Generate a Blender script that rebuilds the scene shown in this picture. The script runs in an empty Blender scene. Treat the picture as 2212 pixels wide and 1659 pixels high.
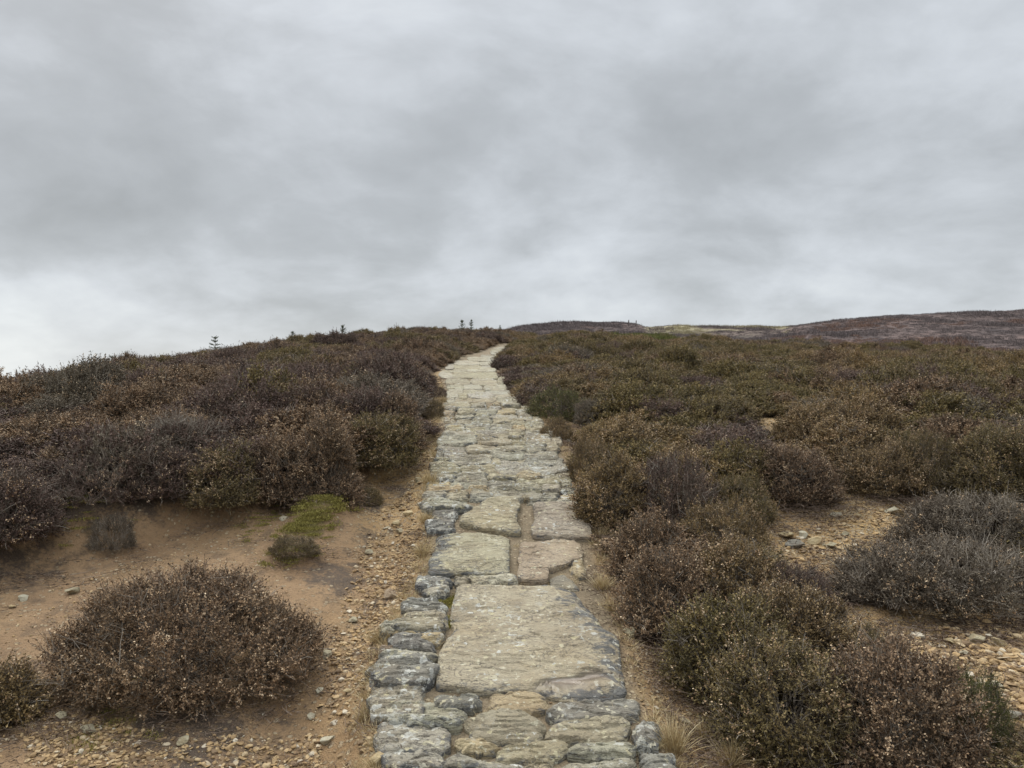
import bpy, math, random
import numpy as np
from mathutils import Vector

S = bpy.context.scene
COL = S.collection
R = math.radians
F, U0, V0 = 1662.0, 1106.0, 829.5          # photograph measured on a 2212 x 1659 grid
EYE = 1.75

# ------------------------------------------------------------------ camera
cam = bpy.data.objects.new('camera', bpy.data.cameras.new('camera'))
COL.objects.link(cam)
cam.data.sensor_width = 36.0
cam.data.lens = 36.0 * F / 2212.0
cam.data.clip_start = 0.05
cam.data.clip_end = 2000
cam.location = (0, 0, EYE)
cam.rotation_euler = (R(90), 0, 0)
S.camera = cam
S.view_settings.view_transform = 'Standard'
S.view_settings.look = 'None'
S.view_settings.exposure = 0.70
S.view_settings.gamma = 1.0
S.cycles.max_bounces = 4
S.cycles.diffuse_bounces = 3
S.cycles.glossy_bounces = 2
S.cycles.transmission_bounces = 1
S.cycles.transparent_max_bounces = 2


class NT:
    """small node-tree builder"""
    def __init__(s, tree):
        s.t = tree
        s.t.nodes.clear()

    def n(s, kind, **kw):
        nd = s.t.nodes.new(kind)
        for k, v in kw.items():
            if k.startswith('i_'):
                continue
            setattr(nd, k, v)
        return nd

    def link(s, a, b):
        s.t.links.new(a, b)

    def put(s, sock, v):
        if isinstance(v, bpy.types.NodeSocket):
            s.t.links.new(v, sock)
        elif v is not None:
            if isinstance(v, (tuple, list)) and sock.type == 'RGBA' and len(v) == 3:
                v = (*v, 1.0)
            sock.default_value = v

    def math(s, op, a, b=None, c=None, clamp=False):
        nd = s.n('ShaderNodeMath', operation=op, use_clamp=clamp)
        s.put(nd.inputs[0], a)
        s.put(nd.inputs[1], b)
        s.put(nd.inputs[2], c)
        return nd.outputs[0]

    def vmath(s, op, a, b=None, out=0):
        nd = s.n('ShaderNodeVectorMath', operation=op)
        s.put(nd.inputs[0], a)
        if b is not None:
            s.put(nd.inputs['Scale'] if op == 'SCALE' else nd.inputs[1], b)
        return nd.outputs[out]

    def mix(s, f, a, b, blend='MIX'):
        nd = s.n('ShaderNodeMix', data_type='RGBA', blend_type=blend, clamp_factor=True)
        s.put(nd.inputs[0], f)
        s.put(nd.inputs[6], a)
        s.put(nd.inputs[7], b)
        return nd.outputs[2]

    def noise(s, vec, scale, detail=4, rough=0.55, dist=0.0):
        nd = s.n('ShaderNodeTexNoise')
        s.put(nd.inputs['Vector'], vec)
        nd.inputs['Scale'].default_value = scale
        nd.inputs['Detail'].default_value = detail
        nd.inputs['Roughness'].default_value = rough
        nd.inputs['Distortion'].default_value = dist
        return nd.outputs[0]

    def vor(s, vec, scale, out='Distance', feature='F1', rnd=1.0):
        nd = s.n('ShaderNodeTexVoronoi', feature=feature)
        s.put(nd.inputs['Vector'], vec)
        nd.inputs['Scale'].default_value = scale
        nd.inputs['Randomness'].default_value = rnd
        return nd.outputs[out]

    def ramp(s, f, lo, hi, a=0.0, b=1.0):
        nd = s.n('ShaderNodeMapRange', interpolation_type='SMOOTHSTEP')
        s.put(nd.inputs[0], f)
        for i, v in enumerate((lo, hi, a, b)):
            nd.inputs[i + 1].default_value = v
        return nd.outputs[0]

    def cramp(s, f, stops):
        nd = s.n('ShaderNodeValToRGB')
        e = nd.color_ramp.elements
        while len(e) < len(stops):
            e.new(0.5)
        for el, (p, c) in zip(e, stops):
            el.position = p
            el.color = (*c, 1)
        s.put(nd.inputs[0], f)
        return nd.outputs[0]

    def attr(s, name, out='Fac', kind='GEOMETRY'):
        nd = s.n('ShaderNodeAttribute', attribute_type=kind, attribute_name=name)
        return nd.outputs[out]

    def pos(s):
        return s.n('ShaderNodeNewGeometry').outputs['Position']

    def scl(s, vec, v):
        return s.vmath('MULTIPLY', vec, v)

    def bump(s, h, strength, dist, nrm=None):
        nd = s.n('ShaderNodeBump')
        nd.inputs['Strength'].default_value = strength
        nd.inputs['Distance'].default_value = dist
        s.put(nd.inputs['Height'], h)
        if nrm is not None:
            s.put(nd.inputs['Normal'], nrm)
        return nd.outputs[0]

    def principled(s, color, rough=0.8, spec=0.3, normal=None):
        p = s.n('ShaderNodeBsdfPrincipled')
        s.put(p.inputs['Base Color'], color)
        s.put(p.inputs['Roughness'], rough)
        s.put(p.inputs['Specular IOR Level'], spec)
        if normal is not None:
            s.put(p.inputs['Normal'], normal)
        o = s.n('ShaderNodeOutputMaterial')
        s.link(p.outputs[0], o.inputs[0])
        return p


# ------------------------------------------------------------------ overcast sky
SUN_EL, SUN_AZ = R(48), R(-35)             # azimuth from +Y towards +X
W = bpy.data.worlds.new('World')
S.world = W
W.use_nodes = True
g = NT(W.node_tree)
tc = g.n('ShaderNodeTexCoord').outputs['Generated']
sky = g.n('ShaderNodeTexSky', sky_type='NISHITA', sun_disc=False, sun_elevation=SUN_EL,
          sun_rotation=SUN_AZ, air_density=1.0, dust_density=2.0)
sep = g.n('ShaderNodeSeparateXYZ')
g.link(tc, sep.inputs[0])
zz = g.math('MAXIMUM', sep.outputs[2], 0.0)
den = g.math('ADD', zz, 0.46)
cmb = g.n('ShaderNodeCombineXYZ')
g.put(cmb.inputs[0], g.math('DIVIDE', sep.outputs[0], den))
g.put(cmb.inputs[1], g.math('DIVIDE', sep.outputs[1], den))
g.put(cmb.inputs[2], g.math('MULTIPLY', zz, 1.4))
cl = cmb.outputs[0]
warp = g.n('ShaderNodeTexNoise')
g.put(warp.inputs['Vector'], cl)
warp.inputs['Scale'].default_value = 1.7
warp.inputs['Detail'].default_value = 3
cw = g.vmath('ADD', cl, g.vmath('SCALE', g.vmath('SUBTRACT', warp.outputs['Color'], (0.5, 0.5, 0.5)), 0.28))
big = g.noise(g.vmath('ADD', cw, (3.1, 7.7, 1.3)), 1.35, 6, 0.48)
mid = g.noise(g.vmath('ADD', cw, (11.4, 2.9, 5.1)), 3.6, 6, 0.56)
fine = g.noise(g.vmath('ADD', cl, (1.4, 9.2, 0.1)), 10.0, 4, 0.5)
val = g.math('ADD', g.math('MULTIPLY', g.math('SUBTRACT', big, 0.5), 0.50),
             g.math('MULTIPLY', g.math('SUBTRACT', mid, 0.5), 0.58))
val = g.math('ADD', val, g.math('MULTIPLY', g.math('SUBTRACT', fine, 0.5), 0.13))
# thicker and thinner banks of the cloud deck, by direction
wn = g.vmath('NORMALIZE', g.vmath('ADD', tc, g.vmath('SCALE', g.vmath('SUBTRACT', warp.outputs['Color'], (0.5, 0.5, 0.5)), 0.22)))
for (u, v, tight, amt) in [(900, 60, 30, 0.13), (150, 120, 40, 0.06), (1050, 400, 90, -0.22), (500, 430, 90, -0.18), (180, 420, 120, -.12),
                           (1500, 370, 80, -0.18), (1900, 330, 60, -.10), (350, 60, 90, .05), (1250, 550, 130, 0.13), (120, 690, 110, 0.17), (1700, 470, 60, -0.03), (600, 570, 200, .10), (1600, 600, 200, .06), (1050, 225, 160, .07),
                           (430, 590, 160, 0.07), (1000, 690, 140, 0.03), (1950, 620, 60, 0.05), (2150, 80, 40, 0.06),
                           (1500, 120, 50, -0.02), (350, 230, 70, -0.05), (200, 520, 120, -0.06)]:
    dv = Vector(((u - U0) / F, 1, -(v - V0) / F)).normalized()
    dt = g.vmath('DOT_PRODUCT', wn, tuple(dv), out=1)
    bl = g.math('POWER', g.math('MAXIMUM', dt, 0.0), float(tight))
    val = g.math('ADD', val, g.math('MULTIPLY', bl, amt))
tone = g.math('ADD', val, 0.5)
ccol = g.cramp(tone, [(0.18, (0.224, 0.236, 0.244)), (0.40, (0.293, 0.309, 0.323)), (0.58, (0.400, 0.422, 0.446)), (0.86, (0.555, 0.582, 0.592))])
zen = g.ramp(sep.outputs[2], 0.44, 0.95, 1.0, 4.2)      # an overcast deck is brightest overhead
ccol = g.mix(1.0, ccol, g.n('ShaderNodeCombineColor').outputs[0], 'MIX') if False else ccol
cs = g.vmath('SCALE', ccol, zen)
low = g.ramp(sep.outputs[2], -0.02, 0.10, 0.0, 1.0)
cs = g.mix(g.math('MULTIPLY', g.math('SUBTRACT', 1.0, low), 0.35), cs, (0.56, 0.58, 0.56))
skys = g.vmath('SCALE', sky.outputs[0], 0.10)
cs = g.mix(0.95, skys, cs)
bg = g.n('ShaderNodeBackground')
g.put(bg.inputs[0], cs)
bg.inputs[1].default_value = 1.0
wo = g.n('ShaderNodeOutputWorld')
g.link(bg.outputs[0], wo.inputs[0])

sd = bpy.data.lights.new('sun', 'SUN')
sd.energy = 1.2
sd.angle = R(25)
sd.color = (1.0, 0.95, 0.86)
sun = bpy.data.objects.new('sun', sd)
COL.objects.link(sun)
sv = Vector((math.sin(SUN_AZ) * math.cos(SUN_EL), math.cos(SUN_AZ) * math.cos(SUN_EL), math.sin(SUN_EL)))
sun.rotation_euler = sv.to_track_quat('Z', 'Y').to_euler()
sun.location = (0, 0, 40)


# ------------------------------------------------------------------ numeric helpers
def hsh(ix, iy, iz, seed):
    n = (ix.astype(np.int64) * 374761393 + iy.astype(np.int64) * 668265263 + iz.astype(np.int64) * 2147483647 + seed * 1274126177) & 0xFFFFFFFF
    n = ((n ^ (n >> 13)) * 1274126177) & 0xFFFFFFFF
    n = ((n ^ (n >> 16)) * 2246822519) & 0xFFFFFFFF
    return ((n ^ (n >> 15)) & 0xFFFF) / 65535.0


def noise3(x, y, z=None, seed=0):
    """value noise in -1..1"""
    x = np.asarray(x, float)
    y = np.asarray(y, float)
    z = np.zeros_like(x) if z is None else np.asarray(z, float)
    ix, iy, iz = np.floor(x), np.floor(y), np.floor(z)
    fx, fy, fz = x - ix, y - iy, z - iz
    fx, fy, fz = [f * f * (3 - 2 * f) for f in (fx, fy, fz)]
    r = 0
    for a in (0, 1):
        for b in (0, 1):
            for c in (0, 1):
                w = (fx if a else 1 - fx) * (fy if b else 1 - fy) * (fz if c else 1 - fz)
                r = r + w * hsh(ix + a, iy + b, iz + c, seed)
    return r * 2 - 1


def fbm(x, y, z=None, seed=0, octv=4, gain=0.5):
    r, a, f, t = 0, 1.0, 1.0, 0
    for k in range(octv):
        r = r + a * noise3(x * f + 17.3 * k, y * f - 9.1 * k, None if z is None else z * f + 3.7 * k, seed + k)
        t += a
        a *= gain
        f *= 2.03
    return r / t


def sst(a, b, x):
    t = np.clip((x - a) / (b - a + 1e-12), 0, 1)
    return t * t * (3 - 2 * t)


def unit(a):
    return a / (np.linalg.norm(a, axis=-1, keepdims=True) + 1e-12)


# ------------------------------------------------------------------ the lie of the land (heights relative to the eye)
_yk = np.array([-40, 0, 2.64, 4.0, 4.8, 5.5, 6.8, 8.0, 9.6, 12, 14.4, 17.6, 24, 32, 45, 80, 400])
_zk = np.array([-7.5, -1.74, -1.31, -1.10, -0.965, -0.79, -0.50, -0.315, -0.12, .11, .345, .63, 1.16, 1.86, 2.95, 4.5, 6.0])
_yt = np.linspace(-40, 400, 17601)
_pt = np.interp(_yt, _yk, _zk)
_k = np.hanning(41)
_k /= _k.sum()
_pt = np.convolve(np.pad(_pt, 20, mode='edge'), _k, mode='valid')


def P(y):
    return np.interp(y, _yt, _pt)


_ys = np.linspace(1.6, 44, 4000)
_vs = V0 - F * P(_ys) / _ys


def y_of_v(v, drop=0.0):
    """distance at which a ray through row v meets the profile lowered by drop"""
    vs = V0 - F * (P(_ys) - drop) / _ys
    return np.interp(-np.asarray(v, float), -vs, _ys)


def px(u, v, drop=0.0):
    y = y_of_v(v, drop)
    return np.stack([(np.asarray(u, float) - U0) / F * y, y], -1)


# path edges in the photograph: row, left, right
_edge = np.array([(1659, 825, 1440), (1560, 835, 1405), (1470, 815, 1368), (1350, 860, 1335), (1260, 912, 1295), (1170, 930, 1275),
                  (1090, 925, 1262), (1030, 935, 1240), (960, 945, 1208), (900, 950, 1165), (860, 955, 1137), (820, 955, 1100),
                  (790, 952, 1080), (770, 985, 1083), (750, 1040, 1098), (735, 1076, 1116)], float)
_ey = y_of_v(_edge[:, 0])
_el = (_edge[:, 1] - U0) / F * _ey
_er = (_edge[:, 2] - U0) / F * _ey
_ey = np.r_[-10, _ey, 45]
_el = np.r_[-0.45, _el, 1.6]
_er = np.r_[0.58, _er, 2.4]


def path_edges(y):
    return np.interp(y, _ey, _el), np.interp(y, _ey, _er)


def poly_sd(x, y, poly):
    """signed distance to a polygon, negative inside"""
    x = np.asarray(x, float)
    y = np.asarray(y, float)
    d = np.full(x.shape, 1e9)
    ins = np.zeros(x.shape, bool)
    n = len(poly)
    for i in range(n):
        ax, ay = poly[i]
        bx, by = poly[(i + 1) % n]
        ex, ey = bx - ax, by - ay
        t = np.clip(((x - ax) * ex + (y - ay) * ey) / (ex * ex + ey * ey + 1e-12), 0, 1)
        d = np.minimum(d, np.hypot(x - ax - t * ex, y - ay - t * ey))
        c = ((ay > y) != (by > y)) & (x < (bx - ax) * (y - ay) / (by - ay + 1e-15) + ax)
        ins ^= c
    return np.where(ins, -d, d)


GD = 0.09
_pl = [(950, 860), (958, 812), (935, 803), (905, 838), (900, 900), (905, 960), (890, 1022), (800, 1042), (745, 1062),
       (665, 1080), (560, 1132), (420, 1152), (285, 1192), (120, 1222), (0, 1265), (-250, 1300), (-500, 1420)]
POLY_L = [tuple(px(u, v, GD)) for u, v in _pl] + [(-3.0, 1.2), (-3, -4), (-0.3, -4), (-0.42, 1.6)] + \
         [tuple(px(u, v, GD)) for u, v in [(830, 1659), (815, 1480), (860, 1350), (925, 1200), (940, 1030)]]
_pr = [(1440, 1659), (1400, 1540), (1365, 1400), (1295, 1250), (1270, 1150), (1240, 1030), (1205, 950), (1195, 925), (1240, 928), (1272, 938),
       (1248, 985), (1255, 1070), (1285, 1150), (1325, 1200), (1345, 1290), (1395, 1385), (1470, 1500), (1540, 1580), (1590, 1659)]
POLY_R = [tuple(px(u, v, GD)) for u, v in _pr] + [(0.8, -4), (0.45, -4)]
POLY_A = [tuple(px(u, v, GD)) for u, v in [(1640, 1135), (1700, 1098), (1800, 1080), (1900, 1070), (2000, 1078), (2030, 1105), (1975, 1150),
                                           (1930, 1195), (1850, 1240), (1830, 1300), (1870, 1370), (1960, 1350), (2060, 1345), (2212, 1330), (2500, 1330), (2700, 1659),
                                           (2160, 1659), (2100, 1530), (2000, 1450), (1860, 1390), (1775, 1300), (1735, 1225), (1680, 1185)]]
POLY_C = [tuple(px(u, v, 0.05)) for u, v in [(1628, 903), (1704, 903), (1702, 978), (1638, 984)]]


def bare_sd(x, y):
    d = poly_sd(x, y, POLY_L)
    for p in (POLY_R, POLY_A, POLY_C):
        d = np.minimum(d, poly_sd(x, y, p))
    l, r = path_edges(y)
    return np.minimum(d, np.maximum(l - x, x - r))


# crest of the near moor: column, row, distance
_sk = np.array([(-500, 850, 11), (0, 820, 14), (120, 801, 16), (250, 780, 18), (370, 764, 21), (480, 754, 24), (600, 730, 27), (700, 717, 30),
                (800, 711, 33), (900, 706, 36), (1000, 707, 38), (1090, 711, 40), (1120, 714, 40), (1254, 711, 40), (1380, 717, 39), (1676, 728, 36),
                (1835, 741, 33), (2046, 741, 31), (2212, 753, 30), (2700, 775, 28)], float)
_st = (_sk[:, 0] - U0) / F
_se = (V0 - _sk[:, 1]) / F
HH = 0.50


def H0(x, y):
    l, r = path_edges(y)
    a = np.maximum(l - x, x - r)
    dep = np.where(x < l, np.interp(y, [0, 5, 7, 11], [0.095, 0.09, 0.075, 0.05]), np.interp(y, [0, 5, 7, 11], [0.08, 0.08, 0.07, 0.05]))
    return P(y) - 0.022 - (dep - 0.022) * sst(0.0, 0.20, a)


def H(x, y, rough=True):
    x = np.asarray(x, float)
    y = np.asarray(y, float)
    z = H0(x, y)
    yy = np.maximum(y, 3.0)
    t = np.clip(x / yy, -0.95, 0.95)
    e = np.interp(t, _st, _se)
    yc = np.interp(t, _st, _sk[:, 2])
    zc = e * yc - HH
    w = sst(0, 1, (y - 7) / (yc - 7))
    z1 = z + (zc - P(yc)) * w
    after = zc + (e - 0.055) * (y - yc) - 0.0006 * np.maximum(y - yc, 0) ** 2
    after = np.maximum(after, -14 - 0.0 * y)
    k = sst(0, 6, y - yc)
    z = np.where(y > yc, z1 * (1 - k) + after * k, z1)
    z = np.where(y > yc, np.minimum(z, np.maximum(zc + e * (y - yc), after)), z)
    s = bare_sd(x, y)
    l, r = path_edges(y)
    z = z - 0.05 * np.exp(-((l - x - .34) / .17) ** 2) * sst(2.2, 2.8, y) * sst(8, 6, y)
    bank = np.where(x < (l + r) / 2, 0.24, 0.03) * np.interp(y, [2, 4, 9, 16], [0.3, 1, 0.7, 0.4])
    z = z + bank * sst(0.0, 0.32, s)
    # moss-grown lip of the bank
    for (mu, mv, rr, hh) in [(700, 1125, 0.20, 0.16), (665, 1158, 0.22, 0.08), (635, 1210, 0.14, 0.05), (450, 1120, 0.3, 0.06), (160, 1150, .35, .06)]:
        m = px(mu, mv, GD)
        z = z + hh * np.exp(-((x - m[0]) ** 2 + (y - m[1]) ** 2) / (rr * rr) * 1.6)
    if rough:
        off = sst(0.0, 0.12, np.maximum(l - x, x - r))
        z = z + off * (0.030 * fbm(x * 1.3, y * 1.3, seed=3) + 0.012 * fbm(x * 6, y * 6, seed=5))
        far = sst(8, 20, y)
        z = z + far * sst(.4, 2.0, np.maximum(l - x, x - r)) * (0.20 * fbm(x * 0.35, y * 0.30, seed=9) + 0.16 * fbm(x * .9, y * .8, seed=19))
        z = z + 0.008 * fbm(x * 14, y * 14, seed=8)
    return z


def Hw(x, y):
    return H(x, y) + EYE


def ground_px(u, v):
    """point of the ground seen through pixel (u, v)"""
    ys = np.concatenate([np.arange(1.8, 12, 0.02), np.arange(12, 42, 0.1)])
    zz_ = H((u - U0) / F * ys, ys)
    ray = (V0 - v) / F * ys
    hit = np.nonzero(zz_ >= ray)[0]
    i = hit[0] if len(hit) else len(ys) - 1
    y = float(ys[i])
    return np.array([(u - U0) / F * y, y, zz_[i] + EYE])


# ------------------------------------------------------------------ object helpers
def tag(o, label=None, cat=None, group=None, kind=None):
    if label:
        o['label'] = label
    if cat:
        o['category'] = cat
    if group:
        o['group'] = group
    if kind:
        o['kind'] = kind
    return o


def np_mesh(name, V, Fq, mats=(), midx=None, smooth=True, attrs=None):
    V = np.asarray(V, np.float32)
    Fq = np.asarray(Fq, np.int32)
    me = bpy.data.meshes.new(name)
    k = Fq.shape[1]
    me.vertices.add(len(V))
    me.vertices.foreach_set('co', V.ravel())
    me.loops.add(Fq.size)
    me.loops.foreach_set('vertex_index', Fq.ravel())
    me.polygons.add(len(Fq))
    me.polygons.foreach_set('loop_start', np.arange(0, Fq.size, k, dtype=np.int32))
    me.polygons.foreach_set('loop_total', np.full(len(Fq), k, np.int32))
    me.polygons.foreach_set('use_smooth', np.full(len(Fq), smooth))
    for m in mats:
        me.materials.append(m)
    if midx is not None:
        me.polygons.foreach_set('material_index', np.asarray(midx, np.int32))
    me.update(calc_edges=True)
    for an, av in (attrs or {}).items():
        av = np.asarray(av, np.float32)
        if av.ndim == 1:
            a = me.attributes.new(an, 'FLOAT', 'POINT')
            a.data.foreach_set('value', av)
        elif av.shape[1] == 4:
            a = me.attributes.new(an, 'FLOAT_COLOR', 'POINT')
            a.data.foreach_set('color', av.ravel())
        else:
            a = me.attributes.new(an, 'FLOAT_VECTOR', 'POINT')
            a.data.foreach_set('vector', av.ravel())
    me.validate()
    return me


def obj(name, me, parent=None, loc=None, link=True):
    o = bpy.data.objects.new(name, me)
    if link:
        COL.objects.link(o)
    if parent is not None:
        o.parent = parent
    if loc is not None:
        o.location = loc
    return o


def empty(name, loc, rz=0.0):
    o = bpy.data.objects.new(name, None)
    COL.objects.link(o)
    o.location = loc
    o.rotation_euler = (0, 0, rz)
    return o


def grid_faces(ny, nx):
    i = np.arange(ny - 1)[:, None] * nx + np.arange(nx - 1)[None, :]
    i = i.ravel()
    return np.stack([i, i + 1, i + nx + 1, i + nx], 1)


# ------------------------------------------------------------------ materials
def new_mat(name):
    m = bpy.data.materials.new(name)
    m.use_nodes = True
    return m, NT(m.node_tree)


def mat_leaf(name, stops, tint=0.5, rough=0.75):
    m, g = new_mat(name)
    a = g.attr('rnd')
    c = g.cramp(a, stops)
    p = g.pos()
    n1 = g.noise(p, 0.55, 3)
    n2 = g.noise(g.vmath('ADD', p, (7, 3, 1)), 2.4, 3)
    c = g.mix(g.math('MULTIPLY', g.ramp(n1, 0.40, 0.62), tint), c, g.mix(0.5, c, (0.120, 0.082, 0.066)))
    c = g.mix(g.math('MULTIPLY', g.ramp(n2, 0.5, 0.66), tint * 0.6), c, g.mix(0.5, c, (0.140, 0.108, 0.050)))
    g.principled(c, rough, 0.2)
    return m


BROWN = [(0.0, (0.082, 0.053, 0.030)), (0.4, (0.188, 0.122, 0.071)), (0.7, (0.29, 0.190, 0.112)), (1.0, (0.40, 0.278, 0.165))]
MIXED = [(0.0, (0.084, 0.058, 0.023)), (0.4, (0.190, 0.131, 0.055)), (0.7, (0.29, 0.20, 0.086)), (1.0, (0.41, 0.29, 0.135))]
PURPLE = [(0.0, (0.048, 0.031, 0.026)), (0.45, (0.108, 0.070, 0.057)), (0.75, (0.170, 0.111, 0.088)), (1.0, (0.245, 0.172, 0.130))]
OLIVE = [(0.0, (0.066, 0.054, 0.018)), (0.4, (0.152, 0.119, 0.042)), (0.7, (0.236, 0.178, 0.068)), (1.0, (0.34, 0.25, 0.108))]
GREY = [(0.0, (0.068, 0.054, 0.037)), (0.4, (0.140, 0.114, 0.078)), (0.7, (0.21, 0.175, 0.125)), (1.0, (0.30, 0.255, 0.190))]
GREEN = [(0.0, (0.055, 0.064, 0.016)), (0.5, (0.120, 0.130, 0.034)), (1.0, (0.20, 0.195, 0.060))]
M_LEAF = {k: mat_leaf('heather_leaf_' + k, s) for k, s in dict(brown=BROWN, mixed=MIXED, purple=PURPLE, olive=OLIVE, grey=GREY, green=GREEN).items()}
M_HEAD = mat_leaf('dry_seed_head', [(0.0, (0.27, 0.165, 0.090)), (0.5, (0.46, 0.31, 0.180)), (1.0, (0.70, 0.55, 0.37))], 0.1)
M_TWIG = mat_leaf('heather_twig', [(0.0, (0.085, 0.066, 0.050)), (0.6, (0.20, 0.168, 0.132)), (1.0, (0.37, 0.325, 0.265))], 0.1)
M_DEAD = mat_leaf('dead_grass', [(0.0, (0.27, 0.195, 0.095)), (0.6, (0.48, 0.37, 0.200)), (1.0, (0.66, 0.55, 0.34))], 0.1)
M_MOSS = mat_leaf('moss', [(0.0, (0.120, 0.102, 0.024)), (0.5, (0.25, 0.215, 0.050)), (1.0, (0.40, 0.36, 0.10))], 0.2)
M_LITTER = mat_leaf('litter', [(0.0, (0.060, 0.042, 0.032)), (0.6, (0.13, 0.088, 0.060)), (1.0, (0.26, 0.20, 0.150))], 0.1)
M_NEEDLE = mat_leaf('needles', [(0.0, (0.075, 0.085, 0.055)), (1.0, (0.15, 0.17, 0.105))], 0.0)
M_BENT = mat_leaf('moor_bent_grass', [(0.0, (0.22, 0.185, 0.105)), (1.0, (0.38, 0.335, 0.21))], 0.0)
M_BURNT = mat_leaf('burnt_heather', [(0.0, (0.075, 0.062, 0.062)), (0.6, (0.150, 0.122, 0.118)), (1.0, (0.23, 0.190, 0.175))], 0.0)
M_RUST = mat_leaf('rusty_heather', [(0.0, (0.13, 0.080, 0.064)), (1.0, (0.24, 0.150, 0.110))], 0.0)


def mat_ground():
    m, g = new_mat('soil')
    p = g.pos()
    s = g.n('ShaderNodeAttribute', attribute_name='soil')
    sp = g.n('ShaderNodeSeparateColor')
    g.link(s.outputs['Color'], sp.inputs[0])
    och, moss, peat = sp.outputs
    grit = g.attr('grit')
    n1 = g.noise(p, 1.6, 5)
    n2 = g.noise(p, 9, 5, 0.6)
    n3 = g.noise(p, 55, 4, 0.65)
    n4 = g.noise(p, 170, 2, 0.6)
    base = g.mix(g.ramp(n1, 0.35, 0.65), (0.225, 0.140, 0.074), (0.315, 0.205, 0.112))
    base = g.mix(g.math('MULTIPLY', g.ramp(n2, 0.46, 0.66), 0.65), base, (0.125, 0.084, 0.052))
    oc = g.mix(g.ramp(n2, 0.35, 0.65), (0.31, 0.195, 0.082), (0.47, 0.315, 0.145))
    c = g.mix(och, base, oc)
    c = g.mix(g.ramp(g.math('ADD', moss, g.math('MULTIPLY', g.math('SUBTRACT', n2, 0.5), 0.9)), 0.35, 0.7), c,
              g.mix(n3, (0.115, 0.095, 0.034), (0.22, 0.18, 0.058)))
    c = g.mix(g.ramp(g.math('ADD', peat, g.math('ADD', g.math('MULTIPLY', g.math('SUBTRACT', n2, 0.5), 1.5), g.math('MULTIPLY', g.math('SUBTRACT', n3, 0.5), 1.0))), 0.45, 0.95), c,
              g.mix(n3, (0.062, 0.047, 0.036), (0.135, 0.096, 0.066)))
    c = g.mix(g.math('MULTIPLY', g.attr('bed'), 0.8), c, g.mix(n2, (0.150, 0.118, 0.076), (0.27, 0.222, 0.145)))
    cell = g.n('ShaderNodeTexVoronoi')
    g.put(cell.inputs['Vector'], g.vmath('ADD', p, g.vmath('SCALE', g.n('ShaderNodeTexNoise').outputs['Color'], 0.0)))
    cell.inputs['Scale'].default_value = 48
    sc = g.n('ShaderNodeSeparateColor')
    g.link(cell.outputs['Color'], sc.inputs[0])
    pm = g.math('MULTIPLY', g.ramp(cell.outputs['Distance'], 0.62, 0.42), g.ramp(g.math('ADD', sc.outputs[0], g.math('MULTIPLY', grit, 0.9)), 0.92, 1.0))
    pc = g.mix(sc.outputs[1], (0.23, 0.165, 0.100), (0.46, 0.37, 0.24))
    c = g.mix(g.math('MULTIPLY', pm, 0.85), c, pc)
    c = g.mix(g.math('MULTIPLY', g.ramp(n3, 0.50, 0.70), 0.65), c, g.mix(0.6, c, (0.06, 0.042, 0.03)))
    c = g.mix(g.math('MULTIPLY', g.ramp(n4, 0.60, 0.72), 0.35), c, (0.42, 0.33, 0.22))
    h = g.math('ADD', g.math('MULTIPLY', n2, 0.8), g.math('ADD', g.math('MULTIPLY', n3, 0.6), g.math('ADD', g.math('MULTIPLY', n4, 0.3), g.math('MULTIPLY', pm, 0.35))))
    g.principled(c, 0.85, 0.25, g.bump(h, 1.0, 0.028))
    return m


M_GROUND = mat_ground()


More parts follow.
